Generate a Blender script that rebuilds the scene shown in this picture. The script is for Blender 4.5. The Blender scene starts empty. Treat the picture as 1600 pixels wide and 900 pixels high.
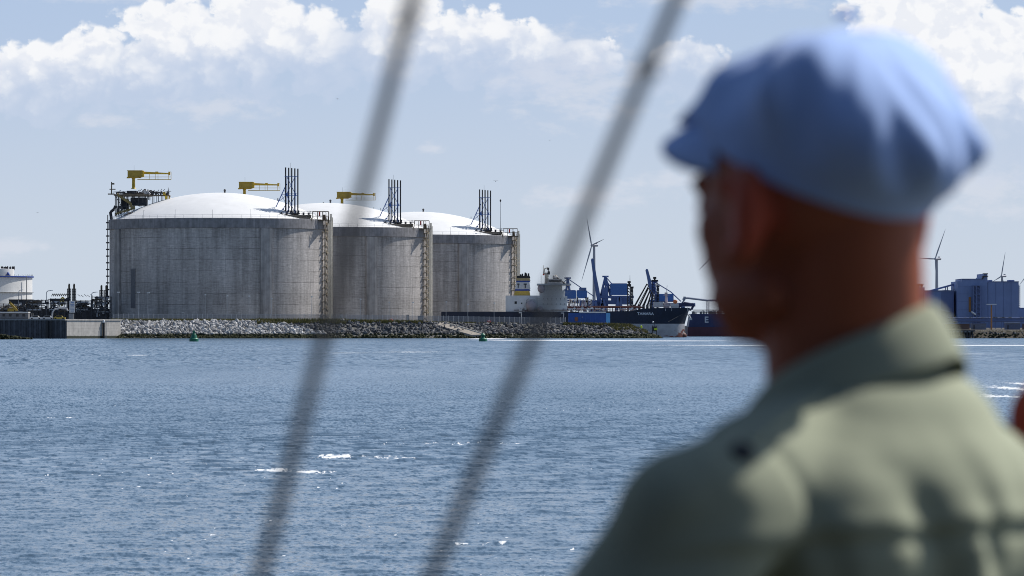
import bpy, bmesh, math, random
import numpy as np
from mathutils import Vector, Matrix, noise as mnoise
random.seed(7); RNG = np.random.default_rng(7)
R = math.radians
sc = bpy.context.scene
COL = sc.collection

# ------------------------------------------------------------------ camera, light, exposure
EYE, FPX, HOR = 4.0, 7190.0, 511.0
cam = bpy.data.cameras.new('camera'); cam_o = bpy.data.objects.new('camera', cam); COL.objects.link(cam_o)
cam.sensor_width = 36.0; cam.lens = FPX * 36 / 1600
cam_o.location = (0, 0, EYE); cam_o.rotation_euler = (R(90) + math.atan((HOR - 450) / FPX), 0, 0)
cam.clip_start = 0.2; cam.clip_end = 90000
cam.dof.use_dof = True; cam.dof.focus_distance = 1690; cam.dof.aperture_fstop = 11.0; cam.dof.aperture_blades = 9
sc.camera = cam_o
SUN_AZ, SUN_EL = 57.0, 49.0            # azimuth clockwise from +Y, elevation
sdir = Vector((math.sin(R(SUN_AZ)) * math.cos(R(SUN_EL)), math.cos(R(SUN_AZ)) * math.cos(R(SUN_EL)), math.sin(R(SUN_EL))))
sun = bpy.data.lights.new('sun', 'SUN'); sun.energy = 5.0; sun.angle = R(0.53); sun.color = (1.0, 0.96, 0.9)
sun_o = bpy.data.objects.new('sun', sun); COL.objects.link(sun_o)
sun_o.rotation_euler = sdir.to_track_quat('Z', 'Y').to_euler()
sc.view_settings.view_transform = 'Standard'; sc.view_settings.look = 'None'
sc.view_settings.exposure = 0.0; sc.view_settings.gamma = 1.0; sc.view_settings.use_curve_mapping = False
sc.cycles.use_denoising = True
sc.cycles.filter_width = 1.0; sc.cycles.max_bounces = 6; sc.cycles.transparent_max_bounces = 12
sc.cycles.sample_clamp_indirect = 6
SKY_STRENGTH = 0.10

# ------------------------------------------------------------------ node helpers
class S:
    """a node socket with arithmetic"""
    t = None
    def __init__(s, sock): s.s = sock
    def __add__(a, b): return M('ADD', a, b)
    def __radd__(a, b): return M('ADD', b, a)
    def __sub__(a, b): return M('SUBTRACT', a, b)
    def __rsub__(a, b): return M('SUBTRACT', b, a)
    def __mul__(a, b): return M('MULTIPLY', a, b)
    def __rmul__(a, b): return M('MULTIPLY', b, a)
    def __truediv__(a, b): return M('DIVIDE', a, b)
def put(sock, v):
    if isinstance(v, S): S.t.links.new(v.s, sock)
    elif isinstance(v, (tuple, list, Vector)):
        v = tuple(v)
        if len(sock.default_value) == 4 and len(v) == 3: v = v + (1,)
        sock.default_value = v
    else: sock.default_value = v
def node(kind, **kw):
    n = S.t.nodes.new(kind)
    for k, v in kw.items(): setattr(n, k, v)
    return n
def M(op, a, b=None, c=None, clamp=False):
    n = node('ShaderNodeMath', operation=op, use_clamp=clamp); put(n.inputs[0], a)
    if b is not None: put(n.inputs[1], b)
    if c is not None: put(n.inputs[2], c)
    return S(n.outputs[0])
def sstep(x, a, b, lo=0.0, hi=1.0):
    n = node('ShaderNodeMapRange', interpolation_type='SMOOTHSTEP'); put(n.inputs[0], x)
    for i, v in zip((1, 2, 3, 4), (a, b, lo, hi)): put(n.inputs[i], v)
    return S(n.outputs[0])
def lin(x, a, b, lo=0.0, hi=1.0):
    n = node('ShaderNodeMapRange'); put(n.inputs[0], x)
    for i, v in zip((1, 2, 3, 4), (a, b, lo, hi)): put(n.inputs[i], v)
    return S(n.outputs[0])
def mix(f, a, b):
    n = node('ShaderNodeMix', data_type='RGBA'); put(n.inputs[0], f); put(n.inputs[6], a); put(n.inputs[7], b)
    return S(n.outputs[2])
def sep(v):
    n = node('ShaderNodeSeparateXYZ'); put(n.inputs[0], v); return [S(o) for o in n.outputs]
def comb(x, y, z):
    n = node('ShaderNodeCombineXYZ')
    for i, v in enumerate((x, y, z)): put(n.inputs[i], v)
    return S(n.outputs[0])
def noise(v, scale, detail=4, rough=.55, dist=0.0):
    n = node('ShaderNodeTexNoise'); put(n.inputs['Vector'], v)
    put(n.inputs['Scale'], scale); put(n.inputs['Detail'], detail); put(n.inputs['Roughness'], rough); put(n.inputs['Distortion'], dist)
    return S(n.outputs[0])
def voro(v, scale, feature='F1', detail=0.0):
    n = node('ShaderNodeTexVoronoi', feature=feature); put(n.inputs['Vector'], v); put(n.inputs['Scale'], scale)
    put(n.inputs['Detail'], detail)
    return S(n.outputs[0])
def objco(): return S(node('ShaderNodeTexCoord').outputs['Object'])
def worldpos(): return S(node('ShaderNodeNewGeometry').outputs['Position'])
def vmul(v, k):
    n = node('ShaderNodeVectorMath', operation='MULTIPLY'); put(n.inputs[0], v); put(n.inputs[1], k); return S(n.outputs[0])

# ------------------------------------------------------------------ sky with cumulus (direction based, at infinity)
world = bpy.data.worlds.new('World'); sc.world = world; world.use_nodes = True
S.t = world.node_tree; S.t.nodes.clear()
sky = node('ShaderNodeTexSky', sky_type='NISHITA'); sky.sun_disc = False
sky.sun_elevation = R(SUN_EL); sky.sun_rotation = R(SUN_AZ); sky.air_density = 1.0; sky.dust_density = 0.7; sky.ozone_density = 2.0
d = S(node('ShaderNodeTexCoord').outputs['Generated'])
dx, dy, dz = sep(d)
U = M('ARCTAN2', dx, dy) * (FPX / 100)      # hundredths of the photo's pixels, from straight ahead
V = M('ARCSINE', dz) * (FPX / 100)
blobs = [  # centre u,v  radii
    (-7.45, 3.72, 1.25, .72), (-6.3, 4.0, 1.4, .85), (-5.2, 4.4, 1.3, .9), (-4.1, 4.4, 1.6, .95), (-2.9, 4.35, 1.4, .95),
    (-1.6, 4.45, 1.0, 1.0), (-2.2, 4.5, .9, .8), (-.4, 4.3, 1.35, .8), (.85, 4.15, 1.1, .66), (-5.6, 3.8, 2.2, .45),
    (2.7, 4.1, .8, .6), (6.3, 4.8, 1.4, 1.0), (7.3, 4.2, 1.25, 1.05), (6.9, 3.5, 1.4, .95), (8.3, 3.4, 1.2, 1.1), (5.6, 4.25, .8, .45), (8.4, 2.7, 1.7, .75),
    (11, 4.2, 2.2, 1.0), (-11.5, 4.4, 2.6, 1.2)]
wisps = [(-6.3, 3.22, .6, .16), (-4.7, 3.4, 1.1, .3), (-7.8, 1.25, .7, .22), (1.2, 2.05, 1.3, .3), (-1.2, 2.8, .3, .12), (7.3, 2.1, 1.6, .5), (2.5, 2.3, .8, .22), (-6.0, 5.15, 2.2, .16), (3.2, 5.1, 2.0, .22), (1.0, 3.9, 1.6, .9)]
def noise2(v, scale, detail, rough):
    n = node('ShaderNodeTexNoise', noise_dimensions='2D'); put(n.inputs['Vector'], v)
    put(n.inputs['Scale'], scale); put(n.inputs['Detail'], detail); put(n.inputs['Roughness'], rough); return S(n.outputs[0])
def ell(uv, blobs, k):
    env = None
    for (cu, cv, ru, rv) in blobs:
        n = node('ShaderNodeVectorMath', operation='MULTIPLY_ADD'); put(n.inputs[0], uv); n.inputs[1].default_value = (1 / ru, 1 / rv, 0); n.inputs[2].default_value = (-cu / ru, -cv / rv, 0)
        l = node('ShaderNodeVectorMath', operation='LENGTH'); put(l.inputs[0], S(n.outputs[0])); e = S(l.outputs['Value'])
        env = e if env is None else M('SMOOTH_MIN', env, e, k)
    return 1.0 - env
uv = comb(U, V, 0.0)
env = ell(uv, blobs, .3)
def detail_field(u, v):
    p = comb(u, v * 1.2, 0.0)
    n2 = noise2(p, 1.45, 6, .6)
    q = comb(u + n2 * .5, v * 1.2 + n2 * .4, 0.0)
    vo = node('ShaderNodeTexVoronoi', feature='SMOOTH_F1', voronoi_dimensions='2D'); put(vo.inputs['Vector'], q); vo.inputs['Scale'].default_value = 1.75
    vo.inputs['Detail'].default_value = 2.0; vo.inputs['Roughness'].default_value = .55; vo.inputs['Smoothness'].default_value = .35
    return (n2 - .5) * 1.3 + (.42 - S(vo.outputs['Distance'])) * .8
F1 = detail_field(U, V); F2 = detail_field(U + .16, V + .17)
big = noise2(uv, .6, 1, .5)
D = env * 1.7 + F1 * .95 + (big - .5) * .6
alpha = sstep(D, -.04, .30)
lit = sstep(F1 - F2, -.5, .35)
depth = sstep(D, .0, 1.0)
base_v = 3.50 + lin(U, -8, -3, -.15, .42) + sstep(U, 4, 6, 0, -.9)
low = sstep(V - base_v + F1 * .45, -.30, .85)
lit = M('MAXIMUM', 1.0 - (1.0 - lit) * sstep(D, .12, .6), .38)
w = M('MULTIPLY', lit * .46 + .54, low * .70 + .30)
w = M('ADD', w, depth * low * .10, clamp=True)
ccol = mix(w, (.48, .57, .77), (.93, .94, .965))
alpha = alpha * (low * .72 + .28) * sstep(M('ABSOLUTE', U), 15, 22, 1, 0)
wd = ell(uv, wisps, .1)
wn = noise2(comb(U, V * 2.2, 0.0), 1.7, 6, .62)
wa = sstep(wd + (wn - .5) * 2.2, .0, 1.0) * .6
skyc = S(sky.outputs[0])
vm = node('ShaderNodeVectorMath', operation='SCALE'); put(vm.inputs[0], skyc); vm.inputs['Scale'].default_value = SKY_STRENGTH
skyc = S(vm.outputs[0])
# thin high haze near the horizon evens the lowest degrees of sky
veil = sstep(V, 26.0, .0) * .93
skyc = mix(veil, skyc, mix(sstep(V, 0, 6.0), (.60, .68, .79), (.43, .555, .80)))
skyc = mix(wa, skyc, (.70, .735, .82))
skyc = mix(alpha, skyc, ccol)
bg = node('ShaderNodeBackground'); put(bg.inputs[0], skyc); bg.inputs[1].default_value = 1.0
world.cycles.sampling_method = 'MANUAL'; world.cycles.sample_map_resolution = 512
out = node('ShaderNodeOutputWorld'); S.t.links.new(bg.outputs[0], out.inputs[0])

# ------------------------------------------------------------------ materials
MATS = {}
def new_mat(name):
    m = bpy.data.materials.new(name); m.use_nodes = True; S.t = m.node_tree
    b = m.node_tree.nodes['Principled BSDF']; MATS[name] = m
    return m, b
def mat(name, col, rough=.6, metal=0.0, var=.25, scale=1.5, streak=0.0, spec=.4):
    """painted or raw surface with uneven tone, and weather streaks when asked"""
    if name in MATS: return MATS[name]
    m, b = new_mat(name); c = objco()
    f = lin(noise(c, scale, 6, .6), .3, .7, 1 - var, 1 + var * .6)
    if streak:
        f = f * lin(noise(vmul(c, (1, 1, .06)), scale * 1.7, 4, .6), .35, .7, 1.0, 1 - streak)
    vm = node('ShaderNodeVectorMath', operation='SCALE'); put(vm.inputs[0], tuple(col)); put(vm.inputs['Scale'], f)
    put(b.inputs['Base Color'], S(vm.outputs[0])); b.inputs['Roughness'].default_value = rough; b.inputs['Metallic'].default_value = metal
    b.inputs['Specular IOR Level'].default_value = spec
    return m

def concrete_wall_mat():
    m, b = new_mat('tank_concrete'); c = objco(); x, y, z = sep(c)
    ang = M('ARCTAN2', x, y) * 41.0
    cyl = comb(ang, 0.0, z)
    big = noise(cyl, .05, 5, .6); fine = noise(cyl, 1.3, 6, .7)
    streak = noise(comb(ang, 0.0, z * .05), .42, 6, .7)
    streak2 = noise(comb(ang, 5.0, z * .16), 1.1, 4, .6)
    # horizontal pour joints each 4.1 m and faint vertical panel joints
    jz = M('ABSOLUTE', M('FRACT', z / 4.1) - .5); jl = sstep(jz, .465, .495)
    ja = M('ABSOLUTE', M('FRACT', ang / 6.2) - .5); jv = sstep(ja, .475, .497)
    row = M('FLOOR', z / 4.1)
    rown = noise(comb(row * 3.7, M('FLOOR', ang / 12.4) * 1.9, 0), 1.0, 0)
    brk = lin(noise(comb(ang, z * 3, 9), .11, 3), .4, .6, .15, 1.0)
    f = lin(big, .3, .7, .74, 1.14) * lin(fine, .3, .7, .8, 1.16) * lin(streak, .3, .72, 1.16, .66) * lin(streak2, .35, .75, 1.06, .82)
    f = f * (1.0 - jl * .55 * brk) * (1.0 - jv * .26 * brk) * lin(rown, .3, .7, .9, 1.08)
    # short horizontal scuffs of the formwork and a few dark upright runs
    scuff = noise(comb(ang * .35, 3.0, z * 2.6), 1.0, 4, .65); run_ = noise(comb(ang, 7.0, z * .02), .17, 3, .7)
    f = f * lin(scuff, .35, .7, 1.08, .72) * lin(run_, .5, .68, 1.0, .74)
    # dirt washing down below the ring beam
    wash = sstep(z, 30, 39.5) * lin(noise(comb(ang, 2.0, z * .12), .9, 5, .7), .4, .65, 0, .45)
    f = f * (1.0 - wash) * 1.2
    vm = node('ShaderNodeVectorMath', operation='SCALE'); put(vm.inputs[0], mix(big, (.49, .45, .415), (.45, .425, .41))); put(vm.inputs['Scale'], f)
    put(b.inputs['Base Color'], S(vm.outputs[0])); b.inputs['Roughness'].default_value = .85; b.inputs['Specular IOR Level'].default_value = .2
    bp = node('ShaderNodeBump'); put(bp.inputs['Height'], fine * .5 - jl * .5); bp.inputs['Strength'].default_value = .25; bp.inputs['Distance'].default_value = .1
    S.t.links.new(bp.outputs[0], b.inputs['Normal'])
    return m
CONC = concrete_wall_mat()
RING = mat('ring_concrete', (.31, .30, .305), .85, var=.3, scale=.5, streak=.4)
BUTT = mat('buttress_concrete', (.43, .405, .385), .85, var=.25, scale=.4, streak=.45)
DOMEW = mat('dome_white', (.80, .80, .79), .55, var=.06, scale=.12, streak=.06)
CREAM = mat('cream_pipe', (.62, .58, .5), .5, var=.25, scale=1.0)
DARKST = mat('dark_steel', (.055, .055, .06), .6, var=.4, scale=.8)
BROWNST = mat('brown_steel', (.16, .125, .085), .7, var=.4, scale=.8)
GREYST = mat('grey_steel', (.3, .31, .32), .5, var=.25, scale=.8)
GALV = mat('galvanised', (.5, .51, .52), .45, var=.2, scale=1.0)
YELLOW = mat('crane_yellow', (.62, .42, .035), .5, var=.2, scale=.4)
YELLOWD = mat('crane_yellow_panel', (.46, .31, .05), .6, var=.3, scale=.6)
BLUEF = mat('frame_blue', (.045, .12, .36), .5, var=.2, scale=.5)
BLACKP = mat('black_pipe', (.022, .022, .025), .5, var=.3, scale=.5)
WHITE = mat('white_paint', (.78, .78, .77), .5, var=.1, scale=.3, streak=.1)
OFFW = mat('offwhite_paint', (.62, .63, .64), .5, var=.15, scale=.3, streak=.2)
RED = mat('signal_red', (.55, .05, .03), .5, var=.15)
REDBR = mat('deck_red', (.085, .028, .028), .7, var=.4, scale=.5)
MAUVE = mat('mauve_paint', (.46, .40, .42), .6, var=.2, scale=.5)
NAVY = mat('hull_navy', (.018, .026, .055), .5, var=.3, scale=.15, streak=.25)
NAVY2 = mat('hull_blue', (.028, .04, .12), .5, var=.25, scale=.15, streak=.25)
PLUM = mat('hull_plum', (.10, .035, .055), .6, var=.25, scale=.2, streak=.2)
SHED = mat('shed_blue', (.018, .08, .32), .5, var=.15, scale=.3)
SHEDL = mat('shed_light_blue', (.12, .38, .72), .5, var=.15, scale=.3)
CRBLUE = mat('crane_blue', (.085, .145, .33), .5, var=.2, scale=.2)
HOUSEB = mat('crane_house_blue', (.05, .15, .42), .5, var=.12, scale=.2)
TURB = mat('turbine_grey', (.30, .33, .40), .45, var=.05, scale=.1)
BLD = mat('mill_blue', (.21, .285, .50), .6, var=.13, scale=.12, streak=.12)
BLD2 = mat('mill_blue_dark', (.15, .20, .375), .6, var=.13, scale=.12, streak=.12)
RUSTC = mat('rust_orange', (.36, .17, .06), .7, var=.2)
BROWN = mat('brown_shed', (.13, .085, .075), .7, var=.2, scale=.4)
GREEN = mat('buoy_green', (.012, .15, .085), .5, var=.25, scale=.8)
FLUO = mat('fluo_yellow', (.62, .8, .02), .5, var=.05)
SHEETP = mat('sheet_pile', (.05, .056, .07), .7, var=.35, scale=.5, streak=.3)
TARMAC = mat('land', (.16, .155, .14), .9, var=.3, scale=.08)
TAN = mat('funnel_tan', (.42, .33, .17), .6, var=.15)
STRIPEB = mat('funnel_blue', (.03, .07, .3), .5, var=.15)
FUNY = mat('funnel_yellow', (.62, .42, .08), .5, var=.15)

def quay_mat():
    m, b = new_mat('quay_concrete'); c = worldpos(); x, y, z = sep(c)
    f = lin(noise(c, .6, 6, .65), .3, .7, .78, 1.1) * lin(noise(vmul(c, (1, 1, .1)), 1.2, 4), .35, .7, 1.03, .8)
    f = f * (1.0 - sstep(M('ABSOLUTE', M('FRACT', z / 1.15) - .5), .45, .49) * .25)
    tide = sstep(z + noise(c, .8, 3) * .5, 1.25, 1.05)
    vm = node('ShaderNodeVectorMath', operation='SCALE'); put(vm.inputs[0], (.50, .47, .43)); put(vm.inputs['Scale'], f)
    put(b.inputs['Base Color'], mix(tide, S(vm.outputs[0]), (.035, .04, .025))); b.inputs['Roughness'].default_value = .85
    return m
QUAYC = quay_mat()
def rock_mat(name, a, bcol):
    m, b = new_mat(name); c = worldpos(); x, y, z = sep(c)
    g = S(node('ShaderNodeNewGeometry').outputs['Random Per Island'])
    base = mix(lin(g, 0, 1, .0, 1.0), a, bcol)
    f = lin(noise(c, 1.6, 5, .7), .3, .7, .7, 1.2)
    vm = node('ShaderNodeVectorMath', operation='SCALE'); put(vm.inputs[0], base); put(vm.inputs['Scale'], f)
    wet = sstep(z + noise(c, .35, 4) * 1.4, 2.75, 2.0)
    weed = mix(noise(c, .5, 3), (.016, .018, .012), (.045, .05, .018))
    put(b.inputs['Base Color'], mix(wet, S(vm.outputs[0]), weed)); b.inputs['Roughness'].default_value = .85
    b.inputs['Specular IOR Level'].default_value = .2
    return m
ROCKL = rock_mat('rock_pale', (.16, .16, .165), (.56, .55, .54))
ROCKD = rock_mat('rock_dark', (.035, .035, .038), (.19, .19, .195))
ROCKW = rock_mat('rock_weedy', (.03, .03, .022), (.09, .085, .06))
def grass_mat():
    m, b = new_mat('dry_grass'); c = worldpos()
    put(b.inputs['Base Color'], mix(noise(c, .35, 3), (.07, .085, .02), (.24, .20, .07))); b.inputs['Roughness'].default_value = .9
    return m
GRASS = grass_mat()
def mesh_fence_mat():
    m, b = new_mat('chain_link'); b.inputs['Base Color'].default_value = (.33, .33, .35, 1); b.inputs['Roughness'].default_value = .5
    x, y, z = sep(objco())
    t = S(node('ShaderNodeTexCoord').outputs['Object'])
    p1 = M('ABSOLUTE', M('FRACT', (x + z) * 5.0) - .5); p2 = M('ABSOLUTE', M('FRACT', (x - z) * 5.0) - .5)
    a = M('MAXIMUM', M('GREATER_THAN', p1, .36), M('GREATER_THAN', p2, .36))
    put(b.inputs['Alpha'], a)
    return m
LINK = mesh_fence_mat()

# ------------------------------------------------------------------ geometry helpers
class MB:
    """collects shapes and links them as ONE mesh object"""
    def __init__(s): s.v = []; s.f = []
    def add(s, vs, fs):
        o = len(s.v); s.v += [tuple(p) for p in vs]; s.f += [tuple(i + o for i in f) for f in fs]; return s
    def box(s, c, size, rz=0.0):
        hx, hy, hz = (k / 2 for k in size); cs, sn = math.cos(rz), math.sin(rz); vs = []
        for z in (-hz, hz):
            for x, y in ((-hx, -hy), (hx, -hy), (hx, hy), (-hx, hy)):
                vs.append((c[0] + x * cs - y * sn, c[1] + x * sn + y * cs, c[2] + z))
        return s.add(vs, [(3, 2, 1, 0), (4, 5, 6, 7), (0, 1, 5, 4), (1, 2, 6, 5), (2, 3, 7, 6), (3, 0, 4, 7)])
    def span(s, a, b):
        return s.box([(p + q) / 2 for p, q in zip(a, b)], [abs(p - q) for p, q in zip(a, b)])
    def bar(s, a, b, r, r2=None, n=6):
        a, b = Vector(a), Vector(b); r2 = r if r2 is None else r2; ax = (b - a)
        if ax.length < 1e-6: return s
        q = ax.to_track_quat('Z', 'Y'); vs = []
        for p, rr in ((a, r), (b, r2)):
            for i in range(n):
                t = 2 * math.pi * (i + .5) / n; vs.append(p + q @ Vector((rr * math.cos(t), rr * math.sin(t), 0)))
        fs = [(i, (i + 1) % n, n + (i + 1) % n, n + i) for i in range(n)] + [tuple(range(n))[::-1], tuple(range(n, 2 * n))]
        return s.add(vs, fs)
    def path(s, pts, r, n=6):
        for a, b in zip(pts[:-1], pts[1:]): s.bar(a, b, r, n=n)
        return s
    def prism(s, poly, y0, y1):
        n = len(poly); vs = [(p[0], y0, p[1]) for p in poly] + [(p[0], y1, p[1]) for p in poly]
        return s.add(vs, [tuple(range(n))[::-1], tuple(range(n, 2 * n))] + [(i, (i + 1) % n, n + (i + 1) % n, n + i) for i in range(n)])
    def lathe(s, prof, n=48, c=(0, 0), cap=True):
        vs = []; fs = []
        for r, z in prof:
            for i in range(n):
                t = 2 * math.pi * i / n; vs.append((c[0] + r * math.cos(t), c[1] + r * math.sin(t), z))
        for k in range(len(prof) - 1):
            for i in range(n): fs.append((k * n + i, k * n + (i + 1) % n, (k + 1) * n + (i + 1) % n, (k + 1) * n + i))
        if cap:
            fs.append(tuple(range(n))[::-1]); fs.append(tuple(range((len(prof) - 1) * n, len(prof) * n)))
        return s.add(vs, fs)
    def ball(s, c, r, n=12, m=8):
        r = (r, r, r) if not isinstance(r, (tuple, list)) else r
        vs = [(c[0], c[1], c[2] - r[2])]; fs = []
        for k in range(1, m):
            ph = math.pi * k / m
            for i in range(n):
                t = 2 * math.pi * i / n
                vs.append((c[0] + r[0] * math.sin(ph) * math.cos(t), c[1] + r[1] * math.sin(ph) * math.sin(t), c[2] - r[2] * math.cos(ph)))
        vs.append((c[0], c[1], c[2] + r[2])); e = len(vs) - 1
        for i in range(n): fs.append((0, 1 + (i + 1) % n, 1 + i)); fs.append((e, e - n + i, e - n + (i + 1) % n))
        for k in range(m - 2):
            for i in range(n):
                a = 1 + k * n; fs.append((a + i, a + (i + 1) % n, a + n + (i + 1) % n, a + n + i))
        return s.add(vs, fs)
    def build_each(s, name, m, parent=None, most=100):
        """every separate piece as an object of its own, past most of them the rest as one"""
        par = list(range(len(s.v)))
        def find(i):
            while par[i] != i: par[i] = par[par[i]]; i = par[i]
            return i
        for f in s.f:
            for i in f[1:]: par[find(i)] = find(f[0])
        groups = {}
        for f in s.f: groups.setdefault(find(f[0]), []).append(f)
        rest = MB()
        for n, fs in enumerate(groups.values()):
            ids = sorted({i for f in fs for i in f}); mp = {i: k for k, i in enumerate(ids)}
            vs = [s.v[i] for i in ids]; fs = [tuple(mp[i] for i in f) for f in fs]
            if n < most: MB().add(vs, fs).build(name, m, parent)
            else: rest.add(vs, fs)
        if rest.v: o = rest.build(name, m, parent); o['kind'] = 'stuff'
    def build(s, name, m, parent=None, loc=None, smooth=False):
        me = bpy.data.meshes.new(name); me.from_pydata(s.v, [], s.f); me.materials.append(m); me.update()
        if smooth: me.polygons.foreach_set('use_smooth', [True] * len(me.polygons)); me.set_sharp_from_angle(angle=R(35))
        return link(name, me, parent, loc)
def link(name, me, parent=None, loc=None):
    o = bpy.data.objects.new(name, me); COL.objects.link(o)
    if parent is not None: o.parent = parent
    if loc is not None: o.location = loc
    return o
def np_mesh(name, v, f, m, parent=None, smooth=False, loc=None):
    """numpy verts and equal-length faces"""
    me = bpy.data.meshes.new(name); v = np.asarray(v, np.float32); f = np.asarray(f, np.int32); k = f.shape[1]
    me.vertices.add(len(v)); me.vertices.foreach_set('co', v.ravel())
    me.loops.add(f.size); me.loops.foreach_set('vertex_index', f.ravel())
    me.polygons.add(len(f)); me.polygons.foreach_set('loop_start', np.arange(0, f.size, k, dtype=np.int32))
    me.polygons.foreach_set('use_smooth', np.full(len(f), smooth))
    me.update(calc_edges=True); me.validate(); me.materials.append(m)
    return link(name, me, parent, loc)
def tag(o, label=None, cat=None, group=None, kind=None):
    for k, v in (('label', label), ('category', cat), ('group', group), ('kind', kind)):
        if v: o[k] = v
    return o
def W(px, py, Y): return Vector(((px - 800) * Y / FPX, Y, EYE + (HOR - py) * Y / FPX))
class T:
    """a thing: an Empty at its base; L(px, py, dy) gives its local metres"""
    def __init__(s, name, label, cat, px, py, Y, group=None, rz=0.0):
        s.o = bpy.data.objects.new(name, None); COL.objects.link(s.o); s.o.empty_display_size = .5
        s.p = W(px, py, Y); s.o.location = s.p; s.o.rotation_euler.z = rz; s.px, s.py, s.Y = px, py, Y; s.k = Y / FPX
        tag(s.o, label, cat, group)
    def L(s, px, py, dy=0.0): return Vector(((px - s.px) * s.k, dy, (s.py - py) * s.k))
    def slab(s, mb, x0, y0, x1, y1, d0, d1):
        a, b = s.L(x0, y0, d0), s.L(x1, y1, d1); return mb.span(a, b)
    def part(s, name, m, mb, label=None, smooth=False, parent=None):
        o = mb.build(name, m, parent or s.o, smooth=smooth)
        if label: o['label'] = label
        return o
def kids(o): return [c for c in bpy.data.objects if c.parent == o]
def copy_tree(o, parent=None):
    c = o.copy(); COL.objects.link(c)
    if parent is not None: c.parent = parent
    for ch in kids(o): copy_tree(ch, c)
    return c
ORD = ['first', 'second', 'third', 'fourth', 'fifth', 'sixth', 'seventh', 'eighth', 'ninth', 'tenth', 'eleventh', 'twelfth', 'thirteenth', 'fourteenth', 'fifteenth', 'sixteenth']

# ------------------------------------------------------------------ the water
def make_water():
    ys = [1.0]
    while ys[-1] < 60000:
        y = ys[-1]
        if y < 62: st = 4 + y * .1
        elif y < 330: st = .12 + (y - 62) * .0013
        elif y < 1800: st = y * .006
        else: st = y * .2
        ys.append(y + st)
    ys = np.array(ys)
    inner = np.linspace(-.15, .15, 520)
    outer = np.array([.17, .2, .26, .36, .55, 1, 2, 4, 8])
    ts = np.concatenate([-outer[::-1], inner, outer])
    Yg, Tg = np.meshgrid(ys, ts, indexing='ij'); Xg = Yg * Tg
    Zg = np.zeros_like(Xg); DX = np.zeros_like(Xg); DY = np.zeros_like(Xg)
    cell = np.maximum(np.gradient(ys)[:, None] * np.ones_like(Tg), 1e-3)
    wr = np.random.default_rng(3)
    gust = .75 + .35 * np.sin(Xg * .021 + 1.3 * np.sin(Yg * .013)) * np.sin(Yg * .037 + 2.0 * np.sin(Xg * .017 + 1))
    for i in range(70):
        lam = .34 * (2.2 / .34) ** (wr.random() ** 1.15)
        th = R(250) + wr.normal(0, .8); k = 2 * math.pi / lam
        amp = .0054 * lam ** .95 * (0.5 + wr.random())
        ph = wr.random() * 6.28
        cxw, cyw = math.cos(th), math.sin(th)
        fade = np.clip((lam / cell - 2.0) / 4.0, 0, 1)
        a = k * (Xg * cxw + Yg * cyw) + ph
        Zg += amp * fade * gust * np.cos(a)
        DX -= amp * .9 * fade * cxw * np.sin(a); DY -= amp * .9 * fade * cyw * np.sin(a)
    mask = (np.abs(Tg) <= .15)
    Zg *= mask; DX *= mask; DY *= mask
    v = np.stack([Xg + DX, Yg + DY, Zg], -1).reshape(-1, 3)
    nr, nc = Xg.shape; idx = np.arange(nr * nc).reshape(nr, nc)
    f = np.stack([idx[:-1, :-1], idx[:-1, 1:], idx[1:, 1:], idx[1:, :-1]], -1).reshape(-1, 4)
    m, b = new_mat('harbour_water'); c = worldpos(); x, y, z = sep(c)
    dist = y
    p2 = comb(x, y, 0.0)
    # small chop carried by bump, scaled up with distance so that it stays visible as chop
    # slopes of the chop: fine near the boat, gathered into longer wave trains farther out
    def slope(ax, ay, w0, det, seed):
        n = node('ShaderNodeTexNoise', noise_dimensions='2D'); put(n.inputs['Vector'], comb(x * ax + y * ax * .12 + seed, y * ay, 0.0)); n.inputs['Scale'].default_value = 1.0
        n.inputs['Detail'].default_value = det; n.inputs['Roughness'].default_value = .6
        sx_, sy_, _ = sep(S(n.outputs['Color'])); return (sx_ - .5) * w0, (sy_ - .5) * w0
    near = sstep(dist, 210, 90); mid = sstep(dist, 70, 170) * sstep(dist, 700, 330); far = sstep(dist, 260, 620)
    sx, sy = 0.0, 0.0
    for (ax, ay, w0, det, wt) in ((7.5, 2.9, .68, 3, near), (3.8, .56, .78, 3, mid), (1.4, .085, .85, 3, far), (.45, .018, .65, 2, far)):
        a_, b_ = slope(ax, ay, w0, det, ax * 7); sx = a_ * wt + sx; sy = b_ * wt + sy
    gn = S(node('ShaderNodeNewGeometry').outputs['Normal'])
    va = node('ShaderNodeVectorMath', operation='ADD'); put(va.inputs[0], gn); put(va.inputs[1], comb(sx * .6, M('ADD', sy * near * .8, (M('ABSOLUTE', sy) * -1.0 - .02) * (1.0 - near * .8)), 0.0))
    vn = node('ShaderNodeVectorMath', operation='NORMALIZE'); put(vn.inputs[0], S(va.outputs[0]))
    S.t.links.new(vn.outputs[0], b.inputs['Normal'])
    patch = noise(comb(x * .35, y * .05, 0.0), .11, 4, .6)
    rough = lin(patch, .35, .65, .10, .20)
    put(b.inputs['Roughness'], rough)
    b.inputs['IOR'].default_value = 1.33
    # foam: where wakes and whitecaps lie, each with a ragged edge
    fo = [(-27.5, 142, 9.5, 1.0, 1.0), (-35.5, 129.0, 4.8, .6, .95), (-22.5, 139.2, 5, .7, .55), (-6, 110, 0, 0, 0),
          (15.2, 262, 4.5, 16, .0)]
    foam = None
    def patchy(cx, cy, rx, ry):
        return 1.0 - M('SQRT', M('POWER', (x - cx) * (1 / rx), 2.0) + M('POWER', (y - cy) * (1 / ry), 2.0))
    spots = []
    for (px, py, wpx, hpx, s_) in FOAM:
        yy = EYE * FPX / (py - HOR); k = yy / FPX
        dep = max(.35, hpx * yy * yy / (EYE * FPX))
        spots.append(patchy((px - 800) * k, yy, wpx * k, dep) * s_)
    for e in spots: foam = e if foam is None else M('MAXIMUM', foam, e)
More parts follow.
